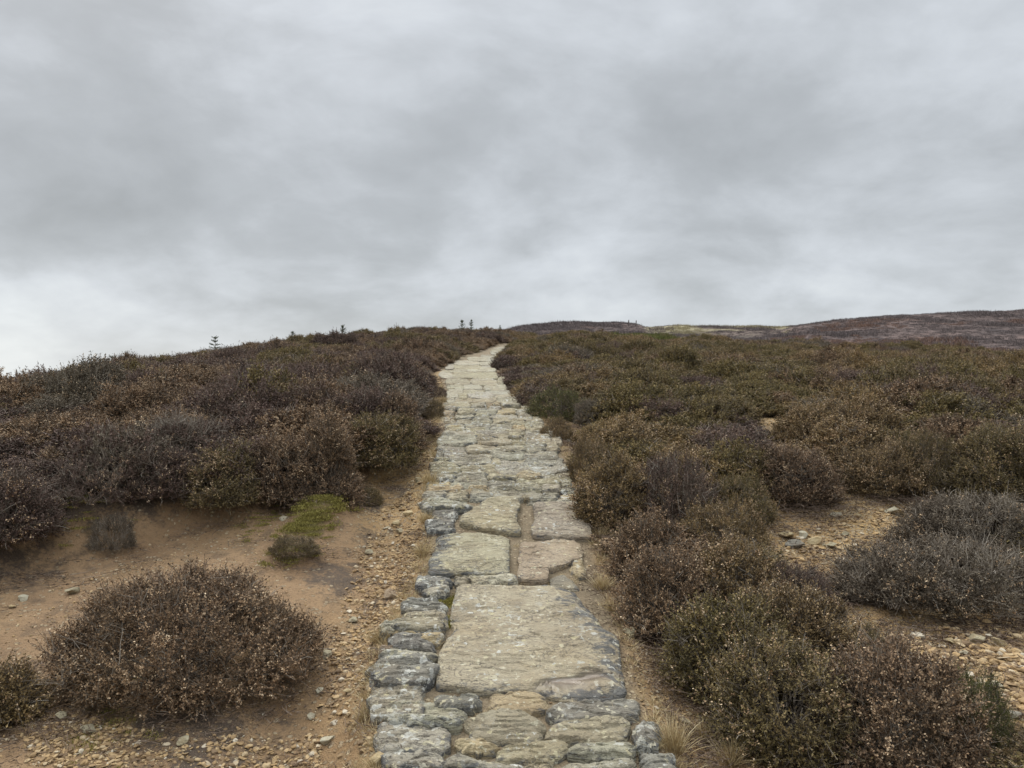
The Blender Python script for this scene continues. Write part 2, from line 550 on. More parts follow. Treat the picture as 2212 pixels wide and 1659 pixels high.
def mat_stone(name='sandstone', rough=0.72):
    m, g = new_mat(name)
    p = g.pos()
    oi = g.n('ShaderNodeObjectInfo')
    base = oi.outputs['Color']
    alpha = oi.outputs['Alpha']                # how much lichen the stone carries
    edge = g.attr('edge')
    pp = g.vmath('ADD', p, g.vmath('SCALE', g.n('ShaderNodeCombineXYZ').outputs[0], 1.0))
    st = g.scl(pp, (1.0, 1.7, 6.0))
    n1 = g.noise(p, 5.0, 5, 0.6)
    n2 = g.noise(st, 16, 5, 0.62)
    n3 = g.noise(p, 80, 4, 0.65)
    n5 = g.noise(g.vmath('ADD', p, (4, 8, 2)), 2.6, 4)
    # flaking layers: contour steps of a slow noise
    fl = g.math('MULTIPLY', g.noise(g.scl(pp, (1.0, 1.9, 3.0)), 3.4, 6, 0.58), 15.0)
    fr = g.math('FRACT', fl)
    flake = g.math('MULTIPLY', g.ramp(fr, 0.0, 0.02), g.ramp(fr, 0.30, 0.06))
    gap = g.ramp(g.noise(g.vmath('ADD', p, (2, 5, 7)), 5, 3), 0.42, 0.54)
    flake = g.math('MULTIPLY', flake, gap)
    step = g.math('MULTIPLY', g.math('FLOOR', fl), 0.5)
    c = g.mix(g.ramp(n1, 0.36, 0.66), base, g.mix(1.0, base, (0.74, 0.70, 0.66), 'MULTIPLY'))
    c = g.mix(g.math('MULTIPLY', g.ramp(n5, 0.50, 0.68), 0.5), c, g.mix(0.5, c, (0.36, 0.27, 0.140)))
    c = g.mix(g.math('MULTIPLY', g.ramp(n2, 0.54, 0.70), 0.5), c, g.mix(1.0, c, (0.50, 0.47, 0.44), 'MULTIPLY'))
    c = g.mix(g.math('MULTIPLY', g.ramp(n3, 0.50, 0.70), 0.5), c, g.mix(1.0, c, (1.5, 1.46, 1.38), 'MULTIPLY'))
    c = g.mix(g.math('MULTIPLY', g.ramp(n3, 0.46, 0.32), 0.45), c, g.mix(1.0, c, (0.5, 0.47, 0.45), 'MULTIPLY'))
    c = g.mix(g.math('MULTIPLY', flake, 0.75), c, (0.085, 0.070, 0.055))
    # black lichen on the unworn rims
    nb = g.noise(g.scl(pp, (1.0, 1.6, 3.0)), 11, 6, 0.70)
    dk = g.ramp(g.math('ADD', g.math('MULTIPLY', edge, 0.50), g.math('ADD', g.math('MULTIPLY', alpha, 0.34), g.math('MULTIPLY', g.math('SUBTRACT', nb, 0.5), 3.0))), 0.50, 0.92)
    c = g.mix(g.math('MULTIPLY', dk, 0.86), c, g.mix(n3, (0.034, 0.036, 0.040), (0.120, 0.122, 0.120)))
    # grey-white lichen rosettes and crust
    wv = g.n('ShaderNodeTexNoise')
    g.put(wv.inputs['Vector'], p)
    wv.inputs['Scale'].default_value = 34
    wv.inputs['Detail'].default_value = 4
    pw = g.vmath('ADD', p, g.vmath('SCALE', g.vmath('SUBTRACT', wv.outputs['Color'], (.5, .5, .5)), 0.075))
    v1 = g.n('ShaderNodeTexVoronoi')
    g.put(v1.inputs['Vector'], g.scl(pw, (1, 1.25, 1)))
    v1.inputs['Scale'].default_value = 21
    s1 = g.n('ShaderNodeSeparateColor')
    g.link(v1.outputs['Color'], s1.inputs[0])
    gate = g.noise(g.vmath('ADD', p, (9, 1, 3)), 4.5, 4)
    rad = g.math('MULTIPLY', s1.outputs[0], g.ramp(g.math('ADD', gate, g.math('MULTIPLY', alpha, 0.26)), 0.40, 0.82, 0.08, 0.66))
    wm = g.ramp(g.math('SUBTRACT', rad, v1.outputs['Distance']), 0.0, 0.10)
    wc = g.mix(s1.outputs[1], (0.36, 0.35, 0.29), (0.60, 0.59, 0.53))
    c = g.mix(g.math('MULTIPLY', wm, 0.8), c, wc)
    crust = g.math('MULTIPLY', g.ramp(g.noise(g.vmath('ADD', pw, (1, 6, 2)), 17, 6, 0.72), 0.54, 0.64), g.ramp(g.math('ADD', gate, g.math('MULTIPLY', alpha, 0.35)), 0.50, 0.78))
    c = g.mix(g.math('MULTIPLY', crust, 0.7), c, g.mix(n3, (0.36, 0.35, 0.30), (0.56, 0.55, 0.49)))
    v2 = g.n('ShaderNodeTexVoronoi')
    g.put(v2.inputs['Vector'], g.vmath('ADD', g.scl(pw, (1, 1.3, 1)), (3.3, 1.7, 0)))
    v2.inputs['Scale'].default_value = 31
    s2 = g.n('ShaderNodeSeparateColor')
    g.link(v2.outputs['Color'], s2.inputs[0])
    wm2 = g.ramp(g.math('SUBTRACT', g.math('MULTIPLY', g.ramp(s2.outputs[0], 0.45, 1.0), 0.50), v2.outputs['Distance']), 0.0, 0.12)
    c = g.mix(g.math('MULTIPLY', wm2, 0.75), c, g.mix(s2.outputs[1], (0.46, 0.40, 0.23), (0.54, 0.50, 0.38)))
    h = g.math('ADD', g.math('MULTIPLY', n2, 1.0), g.math('ADD', g.math('MULTIPLY', n3, 0.45), g.math('ADD', g.math('MULTIPLY', n1, 0.5), step)))
    wet = g.attr('wet')
    c = g.mix(g.math('MULTIPLY', wet, 0.75), c, (0.215, 0.170, 0.140))
    ro = g.math('MULTIPLY_ADD', wet, -0.55, rough)
    g.principled(c, ro, 0.4, g.bump(g.math('MULTIPLY', h, g.math('MULTIPLY_ADD', wet, -0.85, 1.0)), 1.0, 0.024))
    return m


M_STONE = mat_stone()
M_WET = mat_stone('wet_sandstone', 0.22)


def mat_pebble():
    m, g = new_mat('loose_stone')
    p = g.pos()
    oi = g.n('ShaderNodeObjectInfo')
    c = g.cramp(oi.outputs['Random'], [(0.0, (0.16, 0.108, 0.064)), (0.3, (0.28, 0.188, 0.098)), (0.62, (0.40, 0.270, 0.132)), (0.90, (0.43, 0.325, 0.19)), (1.0, (0.50, 0.44, 0.34))])
    n = g.noise(p, 40, 4)
    c = g.mix(g.math('MULTIPLY', g.ramp(n, 0.45, 0.7), 0.5), c, g.mix(1.0, c, (0.6, 0.55, 0.5), 'MULTIPLY'))
    g.principled(c, 0.8, 0.25, g.bump(n, 0.5, 0.01))
    return m


M_PEBBLE = mat_pebble()


def mat_loose():
    m, g = new_mat('loose_sandstone')
    p = g.pos()
    c = g.n('ShaderNodeObjectInfo').outputs['Color']
    n = g.noise(p, 22, 5, .6)
    n2 = g.noise(p, 90, 4, .6)
    c = g.mix(g.math('MULTIPLY', g.ramp(n, 0.42, 0.66), 0.6), c, g.mix(1.0, c, (0.68, 0.58, 0.48), 'MULTIPLY'))
    c = g.mix(g.math('MULTIPLY', g.ramp(n2, 0.54, 0.70), 0.5), c, (0.46, 0.40, 0.29))
    g.principled(c, 0.8, 0.25, g.bump(g.math('ADD', n, n2), 0.7, 0.012))
    return m


M_LOOSE = mat_loose()


def mat_hill():
    m, g = new_mat('burnt_moor')
    p = g.pos()
    t = g.attr('tan')
    n1 = g.noise(g.scl(p, (1, .5, 1)), 0.16, 5, 0.6)
    n2 = g.noise(p, 0.7, 5, 0.65)
    c = g.mix(g.ramp(n2, 0.35, 0.65), (0.088, 0.066, 0.061), (0.165, 0.123, 0.110))
    c = g.mix(g.math('MULTIPLY', g.ramp(n1, 0.55, 0.70), 0.6), c, (0.215, 0.140, 0.110))
    c = g.mix(g.math('MULTIPLY', g.ramp(g.noise(g.scl(p, (1, .4, 1)), 0.22, 5, .6), 0.52, 0.62), 0.7), c, (0.060, 0.050, 0.050))
    c = g.mix(t, c, g.mix(n2, (0.27, 0.235, 0.145), (0.38, 0.34, 0.225)))
    g.principled(c, 0.9, 0.1, g.bump(n2, 1.0, 0.5))
    return m


M_HILL = mat_hill()

# ------------------------------------------------------------------ ground sheet


def spaced(lo, hi, c, d0, gr):
    a = [c]
    while a[-1] < hi:
        a.append(a[-1] + max(d0, (a[-1] - c - 3.0) * gr))
    b = [c]
    while b[-1] > lo:
        b.append(b[-1] - max(d0, (c - b[-1] - 3.0) * gr))
    return np.array(b[:0:-1] + a)


gx = spaced(-420, 420, 0.0, 0.03, 0.05)
gy = [1.4]
while gy[-1] < 420:
    gy.append(gy[-1] + max(0.028, (gy[-1] - 4) * 0.012))
gy = np.array([-60, -40, -25, -15, -9, -6, -4, -2.5, -1.5, -0.8, -0.3, 0, 0.2, 0.4, 0.6, 0.75, 0.9, 1.0, 1.1, 1.2, 1.3] + gy)
GX, GY = np.meshgrid(gx, gy)
GZ = Hw(GX, GY)
sd_ = bare_sd(GX, GY)
l_, r_ = path_edges(GY)
dl, dr = l_ - GX, GX - r_
wob = fbm(GX * 2.2, GY * 2.2, seed=31)
och = np.zeros_like(GX)
och += (dl > -0.1) * np.exp(-np.maximum(dl, 0) / 0.30) * 0.55 * sst(12, 4.6, GY)
och += (dl > -0.1) * (dl < 0.5) * sst(4.4, 6.5, GY) * 0.75
och += ((dl < 0) & (dr < 0)) * 0.15
och += np.exp(-(poly_sd(GX, GY, POLY_A).clip(0) / 0.15) ** 2) * (1.0 + 0.3 * wob)
och += (poly_sd(GX, GY, POLY_C) < 0.1) * 0.9
och += (dr > 0) * (dr < 0.4) * 0.25
och = np.clip(och + 0.25 * wob, 0, 1)
moss = np.zeros_like(GX)
for (mu, mv, rr, a) in [(695, 1120, 0.18, 1.0), (655, 1160, 0.18, 0.75), (610, 1200, .2, .4), (560, 1125, 0.25, 0.35), (180, 1160, 0.4, 0.5),
                        (250, 1560, 0.35, 0.45), (800, 1050, .3, .35), (980, 1320, .12, .5), (2030, 1650, .3, .4), (960, 1330, .12, .6)]:
    m_ = px(mu, mv, GD)
    moss = np.maximum(moss, a * np.exp(-((GX - m_[0]) ** 2 + (GY - m_[1]) ** 2) / (rr * rr)))
peat = 0.95 * sst(0.02, 0.30, sd_)
for (mu, mv, rr, a) in [(720, 1240, 0.30, 0.95), (780, 1150, 0.3, 0.6), (830, 1290, 0.16, 0.9), (400, 1600, 0.55, 0.85), (790, 1075, .32, .9), (850, 1050, .25, .8), (1730, 1120, .2, .5), (30, 1240, 0.4, 0.8), (600, 1560, .4, .5),
                        (1330, 1230, .2, .4)]:
    m_ = px(mu, mv, GD)
    peat = np.maximum(peat, a * np.exp(-((GX - m_[0]) ** 2 + (GY - m_[1]) ** 2) / (rr * rr)))
grit = np.clip(och * 0.8 + 0.1, 0, 1) * (1 - peat)
soil = np.stack([och, moss, peat, np.ones_like(och)], -1).reshape(-1, 4)
ny, nx = GX.shape
me = np_mesh('ground', np.stack([GX, GY, GZ], -1).reshape(-1, 3), grid_faces(ny, nx), [M_GROUND], attrs=dict(soil=soil, grit=grit.ravel(), bed=(sst(.06, -.04, np.maximum(dl, dr)) * 1.0).ravel()))
tag(obj('ground', me), 'bare brown soil and moor ground', kind='structure')

# far hill beyond the crest
_hk = np.array([(700, 790), (1000, 735), (1060, 715), (1095, 708), (1130, 700), (1180, 695.5), (1250, 693), (1330, 694), (1372, 697), (1400, 703), (1450, 700), (1550, 702),
                (1620, 701), (1690, 703), (1740, 697), (1800, 690), (1900, 680), (2000, 675), (2100, 671), (2212, 667), (2600, 655), (3600, 640)], float)


def hill_z(t, y):
    e = (V0 - np.interp(t * F + U0, _hk[:, 0], _hk[:, 1])) / F
    yh = 105.0
    zh = e * yh - 0.25
    z0 = np.interp(t, _st, _se) * 42 - 2.5
    w = np.clip((y - 44) / (yh - 44), 0, 1)
    z = z0 + (zh - z0) * w ** 1.15
    z = np.where(y > yh, zh + (e - 0.05) * (y - yh), z)
    x = t * y
    return z + (0.5 * fbm(x * .05, y * .05, seed=40) * w * sst(105, 90, y) + 0.10 * fbm(x * .5, y * .5, seed=41)) + EYE


ht = np.linspace(-0.26, 1.5, 520)
hy = np.concatenate([np.linspace(44, 112, 130), np.linspace(114, 260, 30)])
HT, HY = np.meshgrid(ht, hy)
hu = HT * F + U0
tan_ = sst(1385, 1410, hu) * sst(1720, 1690, hu) * sst(60, 85, HY)
tan_ = np.clip(tan_ * (0.10 + 1.5 * sst(88, 104, HY) * sst(-.45, .15, fbm(HT * HY * .12, HY * .12, seed=50))), 0, 1)
me = np_mesh('hill', np.stack([HT * HY, HY, hill_z(HT, HY)], -1).reshape(-1, 3), grid_faces(*HT.shape), [M_HILL], attrs=dict(tan=tan_.ravel()))
tag(obj('hill', me), 'dark burnt moorland hill beyond the crest', kind='structure')


# ------------------------------------------------------------------ plant geometry
class Geo:
    """quads with a per-vertex rnd value and a per-face material index"""
    def __init__(s):
        s.V, s.F, s.A, s.M, s.n = [], [], [], [], 0

    def add(s, v, f, a, m=0):
        s.V.append(v)
        s.F.append(f + s.n)
        s.A.append(a)
        s.M.append(np.full(len(f), m))
        s.n += len(v)

    def mesh(s, name, mats, smooth=False):
        return np_mesh(name, np.concatenate(s.V), np.concatenate(s.F), mats, np.concatenate(s.M), smooth, dict(rnd=np.concatenate(s.A)))


def kites(p, d, ln, w, rnd, rng):
    """flat leaf-shaped quads from points p along d"""
    n = len(p)
    q = unit(np.cross(d, unit(rng.normal(size=(n, 3)))))
    ln = np.broadcast_to(ln, (n,))[:, None]
    w = np.broadcast_to(w, (n,))[:, None]
    v = np.stack([p, p + d * ln * .5 + q * w * .5, p + d * ln, p + d * ln * .5 - q * w * .5], 1).reshape(-1, 3)
    f = np.arange(4 * n).reshape(-1, 4)
    return v, f, np.repeat(rnd, 4)


def tubes(pts, rad, rnd, sides=3):
    """pts (n,k,3), rad (n,k)"""
    n, k, _ = pts.shape
    d = unit(np.gradient(pts, axis=1))
    ref = np.array([0.31, 0.22, 0.92])
    a = unit(np.cross(d, ref))
    b = np.cross(d, a)
    ang = np.arange(sides) / sides * 2 * np.pi
    v = pts[:, :, None, :] + rad[:, :, None, None] * (a[:, :, None, :] * np.cos(ang)[None, None, :, None] + b[:, :, None, :] * np.sin(ang)[None, None, :, None])
    idx = np.arange(n * k * sides).reshape(n, k, sides)
    i0, i1 = idx[:, :-1, :], idx[:, 1:, :]
    f = np.stack([i0, np.roll(i0, -1, 2), np.roll(i1, -1, 2), i1], -1).reshape(-1, 4)
    return v.reshape(-1, 3), f, np.repeat(rnd, k * sides)


def shoots(leaf, twig, head, p, d, L, rng, nleaf, ll, lw, headf, tone):
    n = len(p)
    bend = unit(rng.normal(size=(n, 3))) * (L * 0.22)[:, None]
    at = lambda s: p[:, None, :] + d[:, None, :] * (L[:, None] * s)[..., None] + bend[:, None, :] * (s * s)[..., None]
    if twig is not None:
        s = np.broadcast_to(np.array([0, .5, 1.0]), (n, 3))
        rr = np.broadcast_to(np.array([.0013, .0010, .0006]), (n, 3))
        twig[0].add(*tubes(at(s), rr, np.clip(rng.beta(1.4, 2.5, n), 0, 1)), twig[1])
    s = rng.uniform(0.15, 1.0, (n, nleaf))
    pp = at(s).reshape(-1, 3)
    dd = unit(np.repeat(d, nleaf, 0) * 0.55 + rng.normal(size=(n * nleaf, 3)) * 0.55)
    rn = np.clip(np.repeat(tone, nleaf) + rng.normal(0, .13, n * nleaf), 0, 1)
    leaf[0].add(*kites(pp, dd, ll * rng.uniform(.7, 1.3, len(pp)), lw * rng.uniform(.7, 1.3, len(pp)), rn, rng), leaf[1])
    hs = np.nonzero(headf)[0]
    if len(hs):
        nh = 7
        s = rng.uniform(0.62, 1.08, (len(hs), nh))
        pp = (p[hs][:, None, :] + d[hs][:, None, :] * (L[hs][:, None] * s)[..., None] + bend[hs][:, None, :] * (s * s)[..., None]).reshape(-1, 3)
        pp = pp + rng.normal(0, .0035, pp.shape)
        dd = unit(np.repeat(d[hs], nh, 0) * .4 + rng.normal(size=(len(pp), 3)) * .7)
        rn = np.clip(np.repeat(rng.uniform(.1, .9, len(hs)), nh) + rng.normal(0, .2, len(pp)), 0, 1)
        head[0].add(*kites(pp, dd, rng.uniform(.006, .011, len(pp)), rng.uniform(.005, .008, len(pp)), rn, rng), head[1])


def bush(rx, ry, h, n, seed, leafk=9, heads=0.25, grey=0.1, ll=0.0125, lw=0.0056, L0=0.085, one=False, branch=70, toneb=0.45):
    """a heather bush standing on z = 0. one=True gives a single Geo with three material slots"""
    rng = np.random.default_rng(seed)
    gl, gt, gh = Geo(), Geo(), Geo()
    leaf, twig, head = ((gl, 0), (gl, 1), (gl, 2)) if one else ((gl, 0), (gt, 0), (gh, 0))
    m = max(n // 12, 8)
    az = rng.uniform(0, 2 * np.pi, m)
    dz = np.where(rng.random(m) < 0.24, rng.uniform(0, .25, m), rng.uniform(0, 1, m))
    cr = np.sqrt(1 - dz * dz)
    dx, dy = cr * np.cos(az), cr * np.sin(az)
    lump = 1 + 0.17 * fbm(dx * 1.7 + seed, dy * 1.7, dz * 1.7, seed=seed, octv=2) + 0.16 * fbm(dx * 4 + seed, dy * 4, dz * 4, seed=seed + 7, octv=3)
    fr = 1 - np.abs(rng.normal(0, .10, m))
    fr = np.where(rng.random(m) < 0.10, fr + rng.uniform(0, .10, m), fr)
    k = lump * fr
    fl = cr ** -0.22
    pc = np.stack([rx * dx * k * np.minimum(fl, 1.5), ry * dy * k * np.minimum(fl, 1.5), h * (0.03 + 0.97 * dz ** .82) * k], 1)
    nn = unit(np.stack([dx / rx, dy / ry, dz / h], 1))
    dc = unit(nn * 0.60 + np.array([0, 0, .50]) + rng.normal(size=(m, 3)) * 0.28)
    patch = fbm(dx * 2.6 + 5 * seed, dy * 2.6, dz * 2.6, seed=seed + 3, octv=2) + rng.normal(0, .22, m)
    patch2 = fbm(dx * 3.3 - seed, dy * 3.3, dz * 3.3, seed=seed + 13, octv=2)
    tc_ = np.clip(toneb + 0.30 * patch2 + rng.normal(0, .20, m), 0, 1)
    ci = rng.integers(0, m, n)
    L = L0 * rng.uniform(.55, 1.3, n)
    d = unit(dc[ci] + rng.normal(size=(n, 3)) * 0.50)
    base = pc[ci] - dc[ci] * (L0 * .85) + rng.normal(0, .010, (n, 3))
    p = pc[ci]
    base[:, 2] = np.maximum(base[:, 2], 0.004)
    tone = np.clip(tc_[ci] + rng.normal(0, .10, n), 0, 1)
    hd = rng.random(n) < np.clip(heads * 5.0 * (patch[ci] + .08), 0.015, .9)
    bare = rng.random(n) < np.clip(grey * (.8 + 3.4 * patch2[ci]), 0, .9)
    k = ~bare
    shoots(leaf, twig, head, base[k], d[k], L[k], rng, leafk, ll, lw, hd[k], tone[k])
    nb = int(bare.sum())
    if nb:
        # bare wiry twiglets showing at the surface
        pb, db, Lb = base[bare], d[bare], L[bare] * rng.uniform(.7, 1.4, nb)
        s = np.linspace(0, 1, 4)[None, :, None]
        kink = rng.normal(0, 1, (nb, 1, 3)) * (Lb * .20)[:, None, None] * s * s + rng.normal(0, .004, (nb, 4, 3)) * (s > 0)
        pts = pb[:, None, :] + db[:, None, :] * Lb[:, None, None] * s + kink
        rr = np.linspace(.0019, .0008, 4)[None, :] * np.ones((nb, 1))
        twig[0].add(*tubes(pts, rr, np.clip(rng.normal(.68, .18, nb), 0, 1)), twig[1])
    if branch:
        bi = rng.integers(0, n, branch)
        tip = p[bi] * 0.97
        root = np.stack([rx * rng.normal(0, .16, branch), ry * rng.normal(0, .16, branch), np.full(branch, -0.01)], 1)
        s = np.linspace(0, 1, 6)[None, :, None]
        pts = root[:, None, :] * (1 - s) + tip[:, None, :] * s
        pts[:, :, 2] -= (0.16 * h * np.sin(s[..., 0] * np.pi)) * (tip[:, 2] / h < .5)[:, None]
        pts += rng.normal(0, .012, pts.shape) * (s > 0)
        pts[:, 1:, 2] = np.maximum(pts[:, 1:, 2], 0.006)
        rr = np.linspace(.0045, .0014, 6)[None, :] * rng.uniform(.7, 1.3, (branch, 1))
        twig[0].add(*tubes(pts, rr, np.clip(rng.normal(.5, .2, branch), 0, 1), 4), twig[1])
    return gl if one else (gl, gt, gh)


# ------------------------------------------------------------------ stuff scattered by a point instancer
def scatter(name, pts, rots, scl, idx, sources, label):
    srcs = [bpy.data.objects.new(name + '_clump', sm) for sm in sources]
    me = bpy.data.meshes.new(name)
    pts = np.asarray(pts, np.float32)
    me.vertices.add(len(pts))
    me.vertices.foreach_set('co', pts.ravel())
    for an, av in (('rot', rots), ('scl', scl)):
        a = me.attributes.new(an, 'FLOAT_VECTOR', 'POINT')
        a.data.foreach_set('vector', np.asarray(av, np.float32).ravel())
    a = me.attributes.new('idx', 'INT', 'POINT')
    a.data.foreach_set('value', np.asarray(idx, np.int32))
    o = obj(name, me)
    ng = bpy.data.node_groups.new(name, 'GeometryNodeTree')
    ng.interface.new_socket('Geometry', in_out='INPUT', socket_type='NodeSocketGeometry')
    ng.interface.new_socket('Geometry', in_out='OUTPUT', socket_type='NodeSocketGeometry')
    N, L = ng.nodes.new, ng.links.new
    gi, go = N('NodeGroupInput'), N('NodeGroupOutput')
    jn = N('GeometryNodeJoinGeometry')
    at = {}
    for an, dt in (('rot', 'FLOAT_VECTOR'), ('scl', 'FLOAT_VECTOR'), ('idx', 'INT')):
        na = N('GeometryNodeInputNamedAttribute')
        na.data_type = dt
        na.inputs['Name'].default_value = an
        at[an] = na.outputs['Attribute']
    for i, so in enumerate(srcs):
        oi = N('GeometryNodeObjectInfo')
        oi.inputs['Object'].default_value = so
        cmp_ = N('FunctionNodeCompare')
        cmp_.data_type = 'INT'
        cmp_.operation = 'EQUAL'
        L(at['idx'], cmp_.inputs[2])
        cmp_.inputs[3].default_value = i
        ip = N('GeometryNodeInstanceOnPoints')
        L(gi.outputs[0], ip.inputs['Points'])
        L(cmp_.outputs[0], ip.inputs['Selection'])
        L(oi.outputs['Geometry'], ip.inputs['Instance'])
        L(at['rot'], ip.inputs['Rotation'])
        L(at['scl'], ip.inputs['Scale'])
        L(ip.outputs[0], jn.inputs[0])
    L(jn.outputs[0], go.inputs[0])
    md = o.modifiers.new('scatter', 'NODES')
    md.node_group = ng
    tag(o, label, kind='stuff')
    return o


# ------------------------------------------------------------------ stone geometry
def resample(poly, n):
    q = np.asarray(poly, float)
    a, b = q, np.roll(q, -1, 0)                          # round the corners a little
    q = np.stack([a * .86 + b * .14, a * .14 + b * .86], 1).reshape(-1, 2)
    seg = np.r_[0, np.cumsum(np.linalg.norm(np.roll(q, -1, 0) - q, axis=1))]
    s = np.linspace(0, seg[-1], n, endpoint=False)
    qq = np.r_[q, q[:1]]
    return np.stack([np.interp(s, seg, qq[:, 0]), np.interp(s, seg, qq[:, 1])], 1)


def stone_mesh(name, poly, zc, slope, thick, seed, n=72, rings=14, rnd_=0.02, re=0.05, lump=0.008, wob=0.012, dark=None, mats=None, tilt=0.0, strata=0.004, bed=(3.5, 15.0)):
    """a stone with the outline poly (world xy), top at zc rising along y by slope; returns mesh and origin"""
    q = resample(poly, n)
    c = q.mean(0)
    ang = np.arctan2(q[:, 1] - c[1], q[:, 0] - c[0])
    out = unit(q - c)
    if dark is None:
        rim = lambda xy: np.zeros(len(xy))
        dropside = lambda xy, de: 0.0
    else:
        dsx, dsw = dark                                  # +1 right or -1 left flank left unworn, this wide

        def rim(xy):
            yb = xy[:, 1]
            lim = np.array([(q[:, 0] * dsx)[np.argsort(np.abs(q[:, 1] - v) + (q[:, 0] * dsx < c[0] * dsx) * 9)[:2]].mean() for v in yb])
            return 1.7 * np.clip(1.08 - (lim - xy[:, 0] * dsx) / dsw, 0, 1)

        def dropside(xy, de):
            return 0.022 * np.clip(rim(xy) / 1.6 - .45, 0, 1) ** 1.5
    q = q + out * (wob * 1.5 * fbm(np.cos(ang) * 2.6 + seed, np.sin(ang) * 2.6, np.full(n, seed * .37), seed=seed, octv=5, gain=.62))[:, None]
    r = np.linalg.norm(q - c, axis=1)
    S_ = np.concatenate([np.linspace(0.0, 0.85, rings - 4) ** 0.9, [0.91, 0.95, 0.98, 1.0]])
    S_[0] = 0.02
    vs, ed = [], []
    for s in S_:
        xy = c + (q - c) * s
        de = (1 - s) * r
        drop = rnd_ * np.clip(1 - de / re, 0, 1) ** 2
        lm = lump * fbm(xy[:, 0] * 7, xy[:, 1] * 9, np.full(n, seed * 1.7), seed=seed + 2, octv=4)
        lay = fbm(xy[:, 0] * bed[0], xy[:, 1] * bed[1], np.full(n, seed * .9), seed=seed + 5, octv=4)
        lm = lm + strata * (np.round(lay * 4.0) * 0.55 + lay * .8) - dropside(xy, de)
        z = zc + slope * (xy[:, 1] - c[1]) + tilt * (xy[:, 0] - c[0]) + lm - drop
        vs.append(np.c_[xy, z])
        ed.append(np.maximum(np.clip(1 - de / (re * 1.4), 0, 1) ** 1.3, rim(xy)))
    top = vs[-1]
    for k, f in enumerate((0.15, 0.35, 0.6, 0.85, 1.0)):
        z = top[:, 2] * (1 - f) + (zc - thick + slope * (top[:, 1] - c[1])) * f
        wv = 0.008 * fbm(top[:, 0] * 9, top[:, 1] * 9, z * 45, seed=seed + 9, octv=3) + 0.006 * np.sin(f * np.pi) - 0.012 * f
        vs.append(np.c_[top[:, :2] + out * wv[:, None], z])
        ed.append(np.full(n, 0.9))
    V = np.concatenate(vs)
    m = len(vs)
    i = np.arange(m - 1)[:, None] * n + np.arange(n)[None, :]
    j = np.arange(m - 1)[:, None] * n + (np.arange(n)[None, :] + 1) % n
    Fq = np.stack([i, j, j + n, i + n], -1).reshape(-1, 4)
    Fq = Fq[:, ::-1] if np.cross(q[1] - q[0], q[2] - q[1]).sum() * 0 + poly_area(q) > 0 else Fq
    # close the middle
    V = np.r_[V, [[c[0], c[1], V[:n, 2].mean()]]]
    ci = len(V) - 1
    cap = np.stack([np.full(n, ci), np.arange(n), (np.arange(n) + 1) % n, (np.arange(n) + 1) % n], 1)
    org = np.array([c[0], c[1], zc - thick])
    V = V - org
    me = bpy.data.meshes.new(name)
    faces = Fq.tolist()
    ccw = poly_area(q) > 0
    for a, b, d, _ in cap.tolist():
        faces.append((a, b, d) if ccw else (a, d, b))
    me.from_pydata(V.tolist(), [], faces)
    me.polygons.foreach_set('use_smooth', np.ones(len(me.polygons), bool))
    a = me.attributes.new('edge', 'FLOAT', 'POINT')
    a.data.foreach_set('value', np.r_[np.concatenate(ed), 0].astype(np.float32))
    me.materials.append(mats or M_STONE)
    me.update()
    return me, org


def poly_area(q):
    x, y = q[:, 0], q[:, 1]
    return 0.5 * np.sum(x * np.roll(y, -1) - np.roll(x, -1) * y)


def C1(p):
    return 740.6 + .3472 * p[0], 1206.9 + .3472 * p[1]


def C2(p):
    return 822.9 + .248 * p[0], 905.2 + .248 * p[1]


def C3(p):
    return 877.8 + .17361 * p[0], 685.8 + .17361 * p[1]


def zpath(x, y):
    """surface the paving is laid to"""
    l, r = path_edges(y)
    cxx = (l + r) / 2
    return H(cxx, y, rough=False) + 0.022 + EYE


TONES = dict(tan=(0.335, 0.292, 0.192), grey=(0.300, 0.272, 0.200), pale=(0.375, 0.342, 0.250), ochre=(0.38, 0.300, 0.170), pink=(0.340, 0.275, 0.195), dark=(0.21, 0.195, 0.160), brown=(0.28, 0.21, 0.14))
rs = random.Random(5)
SEED = [100]
PLANES = []


def lay(poly, tone, lich, label, name='paving_stone', lift=0.0, thick=0.12, group=None, big=False, cat='paving stone', tiltk=0.8, **kw):
    poly = np.asarray(poly, float)
    SEED[0] += 1
    c = poly.mean(0)
    zc = float(zpath(c[0], c[1])) + lift
    sl = float(zpath(c[0], c[1] + .1) - zpath(c[0], c[1] - .1)) / .2 * tiltk
    w = np.ptp(poly[:, 0])
    a = dict(n=72, rings=14, tilt=rs.uniform(-.04, .04))
    if big:
        a = dict(n=150, rings=46, lump=0.007, strata=0.010, re=0.045, rnd_=0.012, wob=0.020, bed=(3.0, 6.5))
    a.update(kw)
    me, org = stone_mesh(name, poly, zc, sl, thick, SEED[0], **a)
    PLANES.append((c, zc, sl, a.get('tilt', 0)))
    o = obj(name, me, loc=org)
    t = np.array(TONES[tone]) * rs.uniform(.9, 1.1) * np.array([rs.uniform(.97, 1.03), 1, rs.uniform(.95, 1.05)])
    o.color = (*t, lich)
    tag(o, label, cat, group)
    return o


def pw(pts, conv):
    return [tuple(px(*conv(p))) for p in pts]


